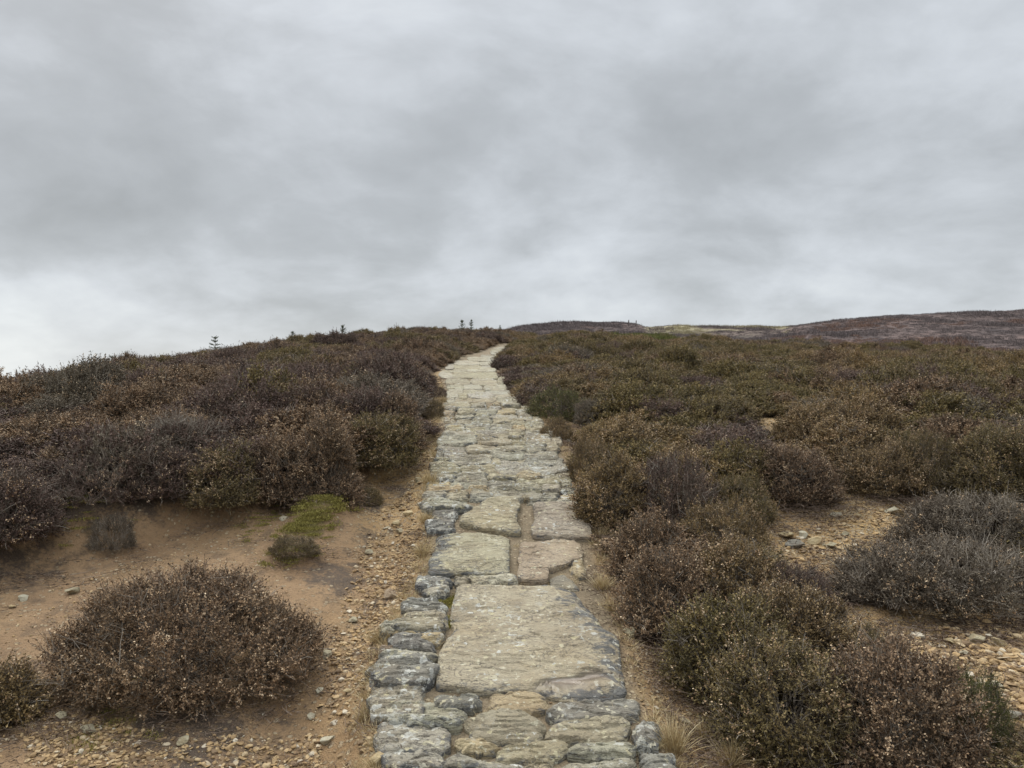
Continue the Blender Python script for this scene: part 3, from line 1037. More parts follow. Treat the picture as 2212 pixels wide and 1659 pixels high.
def blob(x0, x1, y0, y1, conv, k=0.0):
    """rounded rectangle of a stone in crop pixels, corners nudged"""
    j = lambda s: rs.uniform(-s, s) * 1.8
    x0, x1, y0, y1 = x0 - (x1 - x0) * .03, x1 + (x1 - x0) * .03, y0 - (y1 - y0) * .07, y1 + (y1 - y0) * .07
    w, h = x1 - x0, y1 - y0
    sh = rs.uniform(-.10, .10) * h
    pts = [(x0 + w * .06, y0 + h * (.12 + j(.1))), (x0 + w * .35, y0 + h * (.03 + j(.05))), (x0 + w * .7, y0 + h * (.02 + j(.06))), (x1 - w * .05, y0 + h * (.14 + j(.1))),
           (x1, y0 + h * (.55 + j(.15))), (x1 - w * (.05 + abs(j(.04))), y1 - h * (.10 + j(.06))), (x0 + w * .65, y1 - h * (.0 + abs(j(.06)))), (x0 + w * .3, y1 - h * abs(j(.07))),
           (x0 + w * (.05 + abs(j(.04))), y1 - h * (.12 + j(.06))), (x0, y0 + h * (.55 + j(.15)))]
    pts = [(a_, b_ + sh * (2 * (a_ - x0) / w - 1)) for a_, b_ in pts]
    return pw(pts, conv)


G_SLAB, G_STEP, G_KERB = 'large flagstones of the path', 'step stones at the bottom of the path', 'kerb stones along the left of the path'
# --- the great slab and the flags behind it
lay(pw([(705, 165), (900, 158), (1260, 162), (1440, 190), (1480, 260), (1560, 340), (1640, 440), (1705, 490), (1735, 620), (1762, 720), (1775, 850), (1560, 880), (1400, 878), (1270, 845),
        (1100, 822), (860, 838), (700, 806), (572, 800), (575, 740), (605, 640), (630, 550), (690, 450), (665, 370), (690, 290)], C1),
    'tan', 0.22, 'largest flagstone, tan, filling the path in the foreground with a dark right rim', 'flagstone', 0.034, 0.16, G_SLAB, True, 'flagstone', tiltk=1.0, n=220, rings=64, re=.07, rnd_=.02, dark=(1, .20))
lay(pw([(500, 972), (800, 985), (1130, 1010), (1112, 1150), (1128, 1358), (900, 1362), (680, 1362), (400, 1362), (440, 1180)], C2),
    'tan', 0.22, 'square buff flagstone with blackened left edge, beside the pink flagstone', 'flagstone', 0.024, 0.15, G_SLAB, True, 'flagstone', tiltk=.95, dark=(-1, .17))
lay(pw([(1222, 1052), (1450, 1045), (1660, 1045), (1745, 1100), (1755, 1200), (1600, 1290), (1420, 1330), (1470, 1368), (1445, 1412), (1290, 1420), (1175, 1390), (1200, 1200)], C2),
    'pink', 0.05, 'pinkish flagstone with broken lower right corner', 'flagstone', 0.024, 0.15, G_SLAB, True, 'flagstone', tiltk=.95)
lay(pw([(1660, 1210), (1760, 1180), (1785, 1290), (1790, 1370), (1720, 1370), (1640, 1310)], C2), 'ochre', 0.35, 'small ochre lichened slab at the right edge beside the pink flagstone', 'flagstone', 0.01, .12, G_SLAB, False, 'flagstone')
lay(pw([(1490, 1352), (1600, 1330), (1690, 1400), (1730, 1465), (1640, 1470), (1480, 1440), (1460, 1400)], C2), 'grey', 0.2, 'flat grey wedge of stone under the broken corner of the pink flagstone', 'flagstone', 0.005, .12, G_SLAB, False, 'flagstone')
lay(pw([(900, 722), (1050, 690), (1190, 692), (1208, 760), (1185, 900), (1228, 1000), (1100, 1000), (880, 962), (690, 922), (682, 880), (760, 790)], C2),
    'tan', 0.12, 'rounded buff flagstone left of the earthy gap, behind the square one', 'flagstone', 0.024, 0.15, G_SLAB, True, 'flagstone', tiltk=.95)
lay(pw([(1312, 742), (1500, 740), (1720, 752), (1765, 850), (1850, 1042), (1640, 1042), (1330, 1032), (1302, 980), (1340, 870)], C2),
    'pink', 0.12, 'long pinkish-grey flagstone right of the earthy gap, against the heather', 'flagstone', 0.024, 0.15, G_SLAB, True, 'flagstone', tiltk=.95)
# --- courses below the great slab
low = [
    (560, 860, 828, 950, 'dark', .6, 'dark jagged stone with white lichen at the lower left corner of the largest flagstone'),
    (910, 1270, 838, 972, 'ochre', .12, 'tan block under the middle of the largest flagstone'),
    (1282, 1832, 888, 1048, 'dark', .45, 'long dark stone with rounded right end under the largest flagstone'),
    (255, 750, 898, 1052, 'pale', .7, 'long whitish lichen-covered kerb stone left of the tan steps'),
    (765, 1252, 968, 1128, 'tan', .15, 'wide tan step stone in the middle, second course under the largest flagstone'),
    (1262, 1782, 1003, 1142, 'tan', .2, 'wide tan step stone with orange stains, right of the middle step'),
    (205, 662, 1018, 1205, 'grey', .65, 'ridged grey kerb stone just below the long whitish one'),
    (692, 948, 1118, 1205, 'ochre', .2, 'small orange-tan step stone beside the ridged grey kerb stone'),
    (958, 1385, 1128, 1262, 'tan', .3, 'tan step stone with sloping left end, third course in the middle'),
    (1398, 1822, 1148, 1248, 'grey', .3, 'low grey step stone next to the small rounded kerb stone on the right'),
    (1812, 1968, 1042, 1198, 'dark', .6, 'small rounded dark kerb stone beside the dead grass tuft'),
    (240, 618, 1162, 1330, 'grey', .7, 'grey-green lichened kerb stone in the lower left corner of the path'),
    (645, 1110, 1218, 1340, 'grey', .45, 'grey step stone at the bottom of the picture, left of centre'),
    (1325, 1825, 1244, 1340, 'grey', .3, 'pale grey step stone at the bottom of the picture, right of centre'),
    (1850, 2068, 1222, 1345, 'dark', .5, 'dark speckled kerb stone in the lower right corner of the path'),
    (1120, 1315, 1268, 1345, 'tan', .2, 'small tan stone wedged between two step stones at the bottom of the picture'),
]
for x0, x1, y0, y1, tone, li, lb in low:
    lay(blob(x0, x1, y0, y1, C1), tone, li, lb, 'step_stone', 0.010 if 'kerb' not in lb else 0.016, 0.17, G_STEP, cat='step stone', n=120, rings=26, rnd_=.016, re=.032, lump=.016, strata=.011, wob=.020, tiltk=.75)
# --- left kerb
kerb = [
    (165, 485, 768, 985, 'grey', .7, .07, 'tall hunched kerb stone with a round white lichen patch'),
    (172, 572, 640, 792, 'dark', .75, .07, 'large black kerb stone flecked with white at the lower left of the largest flagstone'),
    (255, 562, 568, 640, 'grey', .5, .05, 'thin grey kerb stone above the large black one'),
    (298, 560, 498, 566, 'dark', .6, .05, 'slate-dark low kerb stone between two lighter ones'),
    (312, 612, 462, 522, 'ochre', .4, .05, 'orange-brown kerb stone with a flat top'),
    (318, 608, 403, 470, 'grey', .6, .05, 'lichen-speckled kerb stone just above the orange-brown one'),
    (235, 330, 415, 462, 'pale', .5, .03, 'small pale stone lying outside the kerb beside the moss'),
    (368, 632, 352, 432, 'grey', .7, .05, 'kerb stone with two round white lichen spots'),
    (378, 628, 268, 336, 'dark', .4, .05, 'blue-black kerb stone below the white striped ones'),
    (505, 645, 196, 240, 'pale', .8, .05, 'short white kerb stone by the upper left corner of the largest flagstone'),
    (465, 665, 112, 200, 'dark', .9, .06, 'black and white banded kerb stone at the corner of the square flagstone'),
    (790, 1062, 112, 160, 'pale', .4, .015, 'thin pale strip of stone between the square and the largest flagstone'),
    (695, 780, 116, 156, 'grey', .4, .015, 'small round stone left of the thin pale strip'),
    (230, 330, 545, 640, 'brown', .3, .0, 'brown stone fallen outside the kerb among dead grass'),
]
for x0, x1, y0, y1, tone, li, lf, lb in kerb:
    ex_, ey_ = (x1 - x0) * .06, (y1 - y0) * .12
    lay(blob(x0 - ex_ * .4, x1 + ex_, y0 - ey_, y1 + ey_, C1), tone, li, lb, 'kerb_stone', lf * .35, 0.15, G_KERB, cat='kerb stone', n=110, rings=22, rnd_=.015, re=.028, lump=.020, strata=.014, wob=.024, tiltk=.7)
kerb2 = [
    (358, 792, 700, 802, 'pale', .75, .04, 'broad whitish stone left of the rounded buff flagstone'),
    (455, 642, 790, 922, 'dark', .6, .04, 'dark blocky kerb stone beside the rounded buff flagstone'),
    (398, 625, 906, 985, 'dark', .7, .05, 'dark kerb stone with a pale cap at the corner above the square flagstone'),
]
for x0, x1, y0, y1, tone, li, lf, lb in kerb2:
    ex_, ey_ = (x1 - x0) * .06, (y1 - y0) * .12
    lay(blob(x0 - ex_ * .4, x1 + ex_, y0 - ey_, y1 + ey_, C2), tone, li, lb, 'kerb_stone', lf * .35, 0.15, G_KERB, cat='kerb stone', n=110, rings=22, rnd_=.015, re=.028, lump=.018, strata=.014, wob=.024, tiltk=.7)

# --- the pitched stretch: courses from the flags upwards (rows of the second and third close look)
ORD = ['first', 'second', 'third', 'fourth', 'fifth', 'sixth', 'seventh', 'eighth', 'ninth', 'tenth']
NUM = {11: 'eleventh', 12: 'twelfth', 13: 'thirteenth', 14: 'fourteenth', 15: 'fifteenth', 16: 'sixteenth', 17: 'seventeenth', 18: 'eighteenth', 19: 'nineteenth', 20: 'twentieth'}
nth = lambda k: ORD[k - 1] if k <= 10 else NUM.get(k, 'twenty-' + ORD[k - 21] if k < 30 else 'thirtieth')
pitched = [
    (C2, 676, 738, [(1275, 1510), (1530, 1740)]),
    (C2, 626, 700, [(370, 560), (565, 770), (785, 970), (978, 1400), (1405, 1535), (1560, 1720)]),
    (C2, 572, 640, [(405, 705), (765, 925), (930, 1195), (1195, 1400), (1400, 1560), (1575, 1690)]),
    (C2, 515, 592, [(400, 600), (605, 925), (928, 1185), (1190, 1560), (1565, 1660)]),
    (C2, 462, 530, [(430, 640), (650, 920), (940, 1180), (1190, 1390), (1395, 1650)]),
    (C2, 380, 476, [(435, 690), (700, 985), (990, 1600)]),
    (C2, 330, 392, [(470, 600), (600, 960), (965, 1260), (1265, 1580)]),
    (C2, 268, 345, [(480, 545), (545, 760), (765, 965), (970, 1240), (1245, 1530)]),
    (C2, 205, 285, [(490, 740), (745, 1010), (1015, 1250), (1260, 1430), (1435, 1550)]),
    (C2, 146, 222, [(500, 830), (850, 1140), (1145, 1300), (1300, 1480), (1480, 1570)]),
    (C2, 100, 160, [(540, 810), (815, 1060), (1065, 1240), (1250, 1500)]),
    (C2, 48, 112, [(560, 730), (735, 950), (960, 1150), (1150, 1300), (1305, 1470)]),
    (C3, 1405, 1475, [(470, 720), (725, 1000), (1005, 1260), (1265, 1480), (1485, 1760)]),
    (C3, 1350, 1415, [(500, 720), (725, 980), (1050, 1270), (1320, 1480), (1490, 1730)]),
    (C3, 1300, 1360, [(480, 700), (705, 905), (910, 1040), (1050, 1340), (1350, 1540), (1545, 1710)]),
    (C3, 1250, 1310, [(480, 620), (625, 800), (810, 1080), (1085, 1300), (1305, 1480), (1490, 1690)]),
    (C3, 1195, 1262, [(420, 600), (605, 850), (860, 1030), (1040, 1390), (1395, 1560), (1565, 1660)]),
    (C3, 1140, 1205, [(430, 600), (640, 870), (880, 1120), (1130, 1360), (1370, 1630)]),
    (C3, 1095, 1148, [(480, 620), (625, 800), (805, 1000), (1010, 1170), (1230, 1585)]),
    (C3, 1040, 1102, [(465, 800), (805, 990), (1080, 1170), (1180, 1430)]),
    (C3, 992, 1052, [(500, 600), (600, 1115), (1130, 1400)]),
    (C3, 945, 1000, [(500, 640), (645, 760), (770, 1090), (1095, 1360)]),
    (C3, 885, 950, [(500, 700), (705, 960), (965, 1290)]),
    (C3, 820, 892, [(505, 710), (715, 940), (975, 1240)]),
    (C3, 742, 828, [(495, 785), (805, 1135), (1135, 1220)]),
    (C3, 660, 748, [(410, 585), (590, 1120)]),
    (C3, 625, 668, [(440, 750), (755, 1105)]),
    (C3, 572, 632, [(480, 590), (590, 920), (925, 1100)]),
    (C3, 520, 578, [(600, 900), (905, 1110)]),
    (C3, 478, 526, [(770, 1000), (1005, 1160)]),
    (C3, 430, 484, [(930, 1100), (1100, 1220)]),
    (C3, 385, 436, [(1050, 1180), (1180, 1255)]),
    (C3, 340, 390, [(1055, 1190), (1190, 1290)]),
    (C3, 300, 345, [(1065, 1310)]),
    (C3, 270, 305, [(1130, 1345)]),
    (C3, 243, 274, [(1240, 1370)]),
]
nrow = len(pitched)
for k, (cv, y0, y1, spans) in enumerate(pitched):
    flags = k >= 20
    for q, (x0, x1) in enumerate(spans):
        gx_, gy_ = (x1 - x0) * .03, (y1 - y0) * .06
        poly = blob(x0 - gx_, x1 + gx_, y0 - gy_ + rs.uniform(-.12, .12) * (y1 - y0), y1 + gy_ + rs.uniform(-.10, .10) * (y1 - y0), cv)
        tone = rs.choice(['tan', 'pale', 'tan', 'pale'] if flags else ['grey', 'grey', 'tan', 'pale', 'tan', 'ochre', 'grey', 'tan'])
        li = rs.uniform(.0, .2) if flags else rs.uniform(.12, .6)
        if (q == 0 or q == len(spans) - 1) and not flags:
            li = min(.8, li + .2)
        pos_ = 'only slab' if len(spans) == 1 else ('nearest the stony track' if q == 0 else 'at the end away from the track' if q == len(spans) - 1 else ORD[q] + ' from the track')
        look = dict(tan='tan', pale='pale', grey='grey', ochre='orange-tan', brown='brown')[tone]
        if flags:
            lb = '%s worn slab, %s, %s row from the far end' % (look, pos_, nth(nrow - k))
        else:
            lb = '%s rough stone, %s, %s course above the flagstones' % (look, pos_, nth(k + 1))
        wet = (k, q) in ((5, 2), (21, 2))
        if (k, q) == (21, 2):
            lb = 'long worn slab with a wet shine on the upper path'
        elif wet:
            lb = 'long wet flat stone shining pale in the pitched stretch of the path'
        lay(poly, tone, li, lb, 'flat_slab' if flags else 'pitching_stone', rs.uniform(-.008, .010) if flags else rs.uniform(-.006, .014), 0.12,
            'worn slabs on the upper path' if flags else 'rough stones of the pitched stretch', cat='paving slab' if flags else 'paving stone',
            n=80 if k < 14 else 56, rings=18 if k < 14 else 12, rnd_=.012 if flags else .020, re=.03, lump=.007 if flags else .018, strata=.005 if flags else .013, wob=.026,
            tiltk=.92 if flags else .75, mats=M_WET if wet else None)


# --- the wet hollow at the lower end of the great slab
wq = resample(pw([(1150, 825), (1270, 780), (1400, 755), (1500, 738), (1640, 728), (1680, 770), (1580, 818), (1420, 842), (1290, 845)], C1), 40)
slab = bpy.data.objects['flagstone']
co_ = np.array([v.co[:] for v in slab.data.vertices])
wx, wy = co_[:, 0] + slab.location.x, co_[:, 1] + slab.location.y
wv_ = sst(.02, -.05, poly_sd(wx, wy, wq) + .03 * fbm(wx * 9, wy * 14, seed=4, octv=3))
slab.data.attributes.new('wet', 'FLOAT', 'POINT').data.foreach_set('value', wv_.astype(np.float32))

# ------------------------------------------------------------------ loose stones


def rock_mesh(name, seed, sub=3, flat=0.6, ang=0.5, mat=None):
    import bmesh
    bm = bmesh.new()
    bmesh.ops.create_icosphere(bm, subdivisions=sub, radius=0.5)
    rng = np.random.default_rng(seed)
    co = np.array([v.co[:] for v in bm.verts])
    pl = unit(rng.normal(size=(9, 3)))
    dd = rng.uniform(.20, .42, 9) if sub < 3 else rng.uniform(.19, .36, 9)
    for a, b in zip(pl, dd):                             # knock flat facets off the ball
        h = co @ a - b
        co = co - np.outer(np.maximum(h, 0) * .97, a)
    co *= np.array([1, rng.uniform(.65, .95), flat])
    co += unit(co) * ((0.035 if sub < 3 else .014) * fbm(co[:, 0] * 5 + seed, co[:, 1] * 5, co[:, 2] * 5, seed=seed))[:, None]
    for v, c in zip(bm.verts, co):
        v.co = c
    me = bpy.data.meshes.new(name)
    bm.to_mesh(me)
    bm.free()
    me.polygons.foreach_set('use_smooth', np.full(len(me.polygons), False))
    a = me.attributes.new('edge', 'FLOAT', 'POINT')
    a.data.foreach_set('value', np.zeros(len(me.vertices), np.float32))
    me.materials.append(mat or M_STONE)
    return me


ROCKS = [rock_mesh('rock', 60 + i, 3, f, mat=M_LOOSE) for i, f in enumerate((.5, .6, .45, .7, .4, .55))]
rocks = [  # column, row of the foot, width, tone, lichen, label
    (795, 1200, 30, 'grey', 0, 'square greyish-tan stone on the stony track left of the path'),
    (842, 1298, 44, 'brown', .1, 'split reddish-brown block lying beside the left kerb'),
    (861, 1157, 26, 'tan', 0, 'tan stone on the track just below two smaller ones'),
    (852, 1140, 22, 'ochre', 0, 'ochre stone on the track behind the tan one'),
    (835, 1148, 16, 'pale', 0, 'pale pebble-sized stone left of the ochre one on the track'),
    (882, 1118, 24, 'ochre', 0, 'yellowish stone high on the stony track near the dead grass'),
    (840, 1120, 18, 'brown', 0, 'brownish stone beside a whitish one on the upper track'),
    (612, 1128, 24, 'pale', .1, 'pale stone standing on the mossy lip of the bank'),
    (200, 1192, 26, 'ochre', 0, 'ochre stone on bare soil under the left bank'),
    (46, 1300, 24, 'pale', .1, 'whitish stone on the bare soil at the left margin'),
    (24, 1315, 14, 'ochre', 0, 'small yellow stone below the whitish one at the left margin'),
    (148, 1288, 34, 'tan', 0, 'long low tan stone half buried in the bare soil'),
    (186, 1592, 40, 'grey', 0, 'grey rounded stone in the gravel under the big front bush'),
    (128, 1560, 34, 'tan', 0, 'tan stone against the small bush in the lower left corner'),
    (390, 1612, 30, 'tan', 0, 'triangular tan stone in the dark gravel near the bottom'),
    (705, 1425, 26, 'grey', .2, 'grey stone beside the right flank of the big front bush'),
    (750, 1500, 26, 'ochre', 0, 'orange stone on the track beside the black kerb stone'),
    (690, 1500, 20, 'pale', .1, 'pale stone on the track left of the orange one'),
    (762, 1350, 30, 'tan', 0, 'flat tan stone in the middle of the stony track'),
    (672, 1560, 24, 'pale', .3, 'round white-spotted stone at the foot of the big front bush'),
    (705, 1615, 34, 'pale', .5, 'white lichened flat stone low on the track'),
    (820, 1655, 46, 'ochre', .1, 'orange slab of stone at the bottom edge left of the steps'),
    (1700, 1168, 44, 'ochre', 0, 'flat-topped ochre stone on the washout right of the path'),
    (1812, 1122, 26, 'pale', .1, 'pale stone leaning on another in the upper washout'),
    (1858, 1120, 18, 'ochre', 0, 'orange stone in the upper part of the washout'),
    (1940, 1115, 42, 'pale', .1, 'broad pale stone at the head of the washout'),
    (1765, 1180, 36, 'ochre', 0, 'tilted yellow stone in the heap on the washout'),
    (1740, 1165, 26, 'pale', .1, 'greyish stone behind the tilted yellow one'),
    (1795, 1188, 30, 'grey', .1, 'dark grey flat stone at the right of the heap'),
    (1725, 1190, 40, 'dark', .2, 'slaty stone at the left of the heap under the heather'),
    (1830, 1160, 24, 'tan', 0, 'tan stone on bare earth right of the heap'),
    (2060, 1395, 28, 'ochre', 0, 'ochre stone at the top of the lower right scree'),
    (2120, 1398, 44, 'tan', .1, 'large tan stone on the lower right scree'),
    (2170, 1405, 36, 'ochre', 0, 'orange-tan stone by the right margin of the scree'),
    (2085, 1420, 22, 'pale', 0, 'pale chip of stone left of the large tan one'),
    (2010, 1462, 30, 'grey', .1, 'grey flat stone at the left edge of the scree'),
    (2090, 1480, 34, 'ochre', 0, 'flat ochre stone in the middle of the scree'),
    (2160, 1500, 40, 'pale', .2, 'whitish stone half way down the scree'),
    (2200, 1560, 30, 'dark', .1, 'dark stone at the right margin low on the scree'),
    (1358, 1378, 34, 'tan', 0, 'flat tan stone trodden into the earth right of the largest flagstone'),
    (1480, 1565, 26, 'grey', .2, 'grey stone beside the tall dead grass tuft'),
    (1395, 1597, 16, 'ochre', 0, 'small orange stone wedged behind the rounded dark kerb stone'),
    (1228, 958, 20, 'pale', .2, 'pale stone in the gravel pocket right of the pitched stretch'),
    (958, 1075, 26, 'pale', .6, 'whitish loose stone outside the left kerb by the dead grass'),
    (985, 1100, 20, 'dark', .4, 'dark loose stone outside the left kerb of the pitched stretch'),
    (905, 1042, 18, 'tan', 0, 'tan stone on the narrow track below the dark green bush'),
]
for i, (u, v, w, tone, li, lb) in enumerate(rocks):
    p = ground_px(u, v)
    s = w / F * p[1] * 1.2
    o = obj('loose_stone', ROCKS[i % 6], loc=(p[0], p[1] + s * .3, p[2] + s * .18))
    o.scale = (s, s * rs.uniform(.8, 1.1), s * rs.uniform(.8, 1.15))
    o.rotation_euler = (rs.uniform(-.15, .15), rs.uniform(-.15, .15), rs.uniform(0, 6.3))
    o.color = (*(np.array(TONES['tan' if tone == 'grey' else tone]) * rs.uniform(.9, 1.1)), li)
    tag(o, lb, 'stone', 'loose stones lying beside the path')

# gravel
rg = np.random.default_rng(77)
PEB = [rock_mesh('pebble', 160 + i, 2, f, mat=M_PEBBLE) for i, f in enumerate((.5, .7, .4, .6, .35, .55, .45, .5))]
gp, gs = [], []


def gravel(poly_px, count, lo, hi, bias=3.0, clump=0.0):
    poly = [tuple(px(u, v, GD)) for u, v in poly_px]
    a = np.array(poly)
    n = 0
    while n < count:
        xy = rg.uniform(a.min(0), a.max(0), (count, 2))
        k = poly_sd(xy[:, 0], xy[:, 1], poly) < 0
        if clump:
            k &= rg.random(count) < np.clip(.5 + clump * fbm(xy[:, 0] * 3, xy[:, 1] * 3, seed=int(count)), 0.03, 1)
        xy = xy[k][:count - n]
        gp.append(xy)
        gs.append(lo + (hi - lo) * rg.random(len(xy)) ** bias)
        n += len(xy)


gravel([(640, 1659), (820, 1659), (800, 1480), (855, 1340), (905, 1240), (930, 1090), (880, 1060), (820, 1090), (770, 1200), (720, 1330), (690, 1480)], 3600, .006, .042, 3, .9)
gravel([(880, 1060), (940, 1050), (950, 900), (955, 820), (915, 830), (902, 930), (900, 1010)], 1500, .008, .045, 2.5)
gravel([(60, 1659), (700, 1659), (690, 1560), (400, 1590), (130, 1540), (40, 1560)], 2600, .005, .034, 3.2, 1.0)
gravel([(0, 1659), (620, 1659), (700, 1400), (640, 1240), (700, 1150), (520, 1150), (200, 1230), (0, 1280)], 4200, .003, .020, 4.0, .9)
gravel([(1670, 1185), (1760, 1130), (1990, 1085), (1940, 1180), (1850, 1240), (1800, 1290), (1770, 1290), (1730, 1220)], 1500, .007, .05, 3, .8)
gravel([(1930, 1400), (2040, 1350), (2330, 1340), (2500, 1659), (2170, 1659), (2100, 1540), (2000, 1450)], 4600, .010, .064, 2.2, .8)
gravel([(1400, 1640), (1375, 1480), (1320, 1330), (1290, 1200), (1330, 1250), (1400, 1390), (1500, 1540), (1570, 1640)], 500, .005, .028, 3.2)
gravel([(1205, 960), (1195, 925), (1270, 938), (1240, 990)], 260, .008, .045, 2.5)
gravel([(925, 1500), (1360, 1640), (1420, 1640), (1300, 1260), (1230, 950), (1130, 870), (970, 880), (950, 1100)], 1400, .004, .020, 3)
gp = np.concatenate(gp)
gs = np.concatenate(gs)
gz = Hw(gp[:, 0], gp[:, 1]) + gs * .1
n = len(gp)
scatter('gravel', np.c_[gp, gz], np.c_[rg.uniform(-.4, .4, (n, 2)), rg.uniform(0, 6.3, n)], gs[:, None] * rg.uniform(.75, 1.25, (n, 3)), rg.integers(0, 8, n), PEB,
        'small ochre and grey gravel strewn over the bare soil')

# ------------------------------------------------------------------ heather bushes
LAB = 'heather bushes on the moor edge'
KIND = dict(mixed=('mixed', .26, .06), bare=('purple', .03, .62), brown=('brown', .26, .08), purple=('purple', .12, .14), olive=('olive', .22, .05), grey=('grey', .12, .34), green=('green', .10, .03))
_proto = {}
bush_ell = []


def proto(kind, var):
    if (kind, var) not in _proto:
        lk, hd, gy_ = KIND[kind]
        a, b, c = bush(.42, .42, .42, 3600, 900 + var * 17 + len(kind), leafk=12, heads=hd, grey=gy_, branch=60)
        _proto[(kind, var)] = (a.mesh('foliage', [M_LEAF[lk]]), b.mesh('twigs', [M_TWIG]), c.mesh('seed_heads', [M_HEAD]))
    return _proto[(kind, var)]


bushes = [  # left, right, foot row, top row, kind, depth ratio, hero?, label
    (120, 705, 1555, 1222, 'brown', .80, 1, 'big round heather bush alone on the soil at the lower left, flecked with dry flowers'),
    (-140, 100, 1600, 1430, 'mixed', .8, 1, 'low olive-brown bush cut off by the left margin in the lower corner'),
    (-130, 128, 1262, 1010, 'purple', .8, 1, 'dark bush hanging over the soil at the left margin'),
    (195, 292, 1208, 1105, 'grey', .8, 0, 'small bare wiry bush in front of the left bank'),
    (580, 690, 1224, 1178, 'olive', .9, 0, 'low mossy hummock of heather on the soil below the moss lip'),
    (110, 300, 1165, 985, 'purple', .9, 0, 'purple-brown bush over the mossy bank near the left margin'),
    (270, 430, 1155, 960, 'purple', .9, 1, 'dark purplish bush on the left bank behind the small wiry one'),
    (400, 560, 1150, 950, 'olive', .9, 1, 'dark olive bush at the middle of the left bank'),
    (515, 675, 1118, 930, 'brown', .9, 1, 'dark brown tan-tipped bush above the mossy lip'),
    (630, 785, 1072, 905, 'brown', .9, 1, 'tan-tipped bush on the bank left of the dark green one'),
    (735, 905, 1052, 890, 'olive', .9, 1, 'dark green rounded bush overhanging the stony track'),
    (300, 500, 1040, 885, 'bare', .8, 1, 'leggy bush showing bare silvery stems high on the bank'),
    (800, 912, 985, 850, 'brown', .9, 1, 'brown bush behind the dark green one beside the track'),
    (772, 828, 1098, 1052, 'olive', .9, 0, 'tiny brown-green tuft of heather on the slope below the dark green bush'),
    (914, 962, 906, 862, 'olive', .9, 0, 'small green bush between the track and the paving'),
    (926, 966, 860, 836, 'purple', .9, 0, 'smallest dark bush between the track and the paving'),
    (860, 945, 850, 800, 'purple', .9, 0, 'dark bush at the top end of the stony track'),
    (1540, 1860, 1668, 1400, 'olive', .85, 1, 'olive flowering bush nearest to the bottom edge right of the path'),
    (1760, 2110, 1690, 1395, 'brown', .85, 1, 'broad brown bush at the bottom right with pale dry flowers'),
    (2010, 2170, 1640, 1450, 'green', .9, 0, 'fresh green bush at the foot of the lower right scree'),
    (2090, 2330, 1700, 1590, 'brown', .8, 0, 'brown bush cut off by the lower right corner'),
    (1440, 1690, 1530, 1290, 'olive', .85, 1, 'green-tinged bush with yellow-green shoots beside the largest flagstone'),
    (1590, 1850, 1500, 1270, 'brown', .85, 1, 'grey-brown bush in the middle of the front hedge'),
    (1760, 1960, 1500, 1360, 'olive', .85, 0, 'olive bush at the right end of the front hedge before the scree'),
    (1350, 1540, 1400, 1185, 'brown', .85, 1, 'brown bush leaning to the path beside the pink flagstone'),
    (1480, 1680, 1380, 1170, 'brown', .85, 1, 'tall tan-tipped bush behind the hedge beside the washout'),
    (1620, 1790, 1345, 1215, 'purple', .85, 0, 'low dark bush at the left of the neck of the washout'),
    (1325, 1480, 1275, 1110, 'brown', .85, 1, 'brown bush leaning to the path beside the long pinkish-grey flagstone'),
    (1460, 1660, 1230, 1080, 'brown', .85, 0, 'orange-brown bush at the left end of the washout'),
    (1240, 1400, 1165, 985, 'brown', .9, 1, 'rust-brown bush at the path edge beside the lower pitched courses'),
    (1370, 1560, 1165, 985, 'purple', .9, 0, 'purplish bush right of the rust-brown one'),
    (1520, 1660, 1145, 1030, 'olive', .9, 0, 'olive bush with a bright green heart above the washout'),
    (1232, 1330, 1060, 945, 'brown', .9, 0, 'reddish bush right of the upper pitched courses'),
    (1168, 1236, 950, 900, 'mixed', .9, 0, 'small tan bush at the gravel pocket'),
    (1135, 1272, 915, 835, 'green', .9, 0, 'green bush with orange tips right of the path'),
    (1240, 1330, 925, 860, 'grey', .9, 0, 'grey bush right of the orange-tipped green one'),
    (1610, 1800, 1100, 960, 'brown', .85, 1, 'wide brown bush behind the washout on its left'),
    (1780, 1995, 1078, 955, 'brown', .85, 1, 'tan-tipped bush behind the head of the washout'),
    (1930, 2060, 1080, 930, 'olive', .85, 0, 'dark green bush at the right of the head of the washout'),
    (1955, 2250, 1225, 1075, 'grey', .8, 1, 'spreading grey-brown bush above the big grey one'),
    (1815, 2290, 1350, 1170, 'grey', .62, 1, 'big low silvery-grey wiry bush at the right margin above the scree'),
    (2040, 2330, 1110, 915, 'olive', .8, 1, 'tall dark olive mass of heather at the right margin'),
]
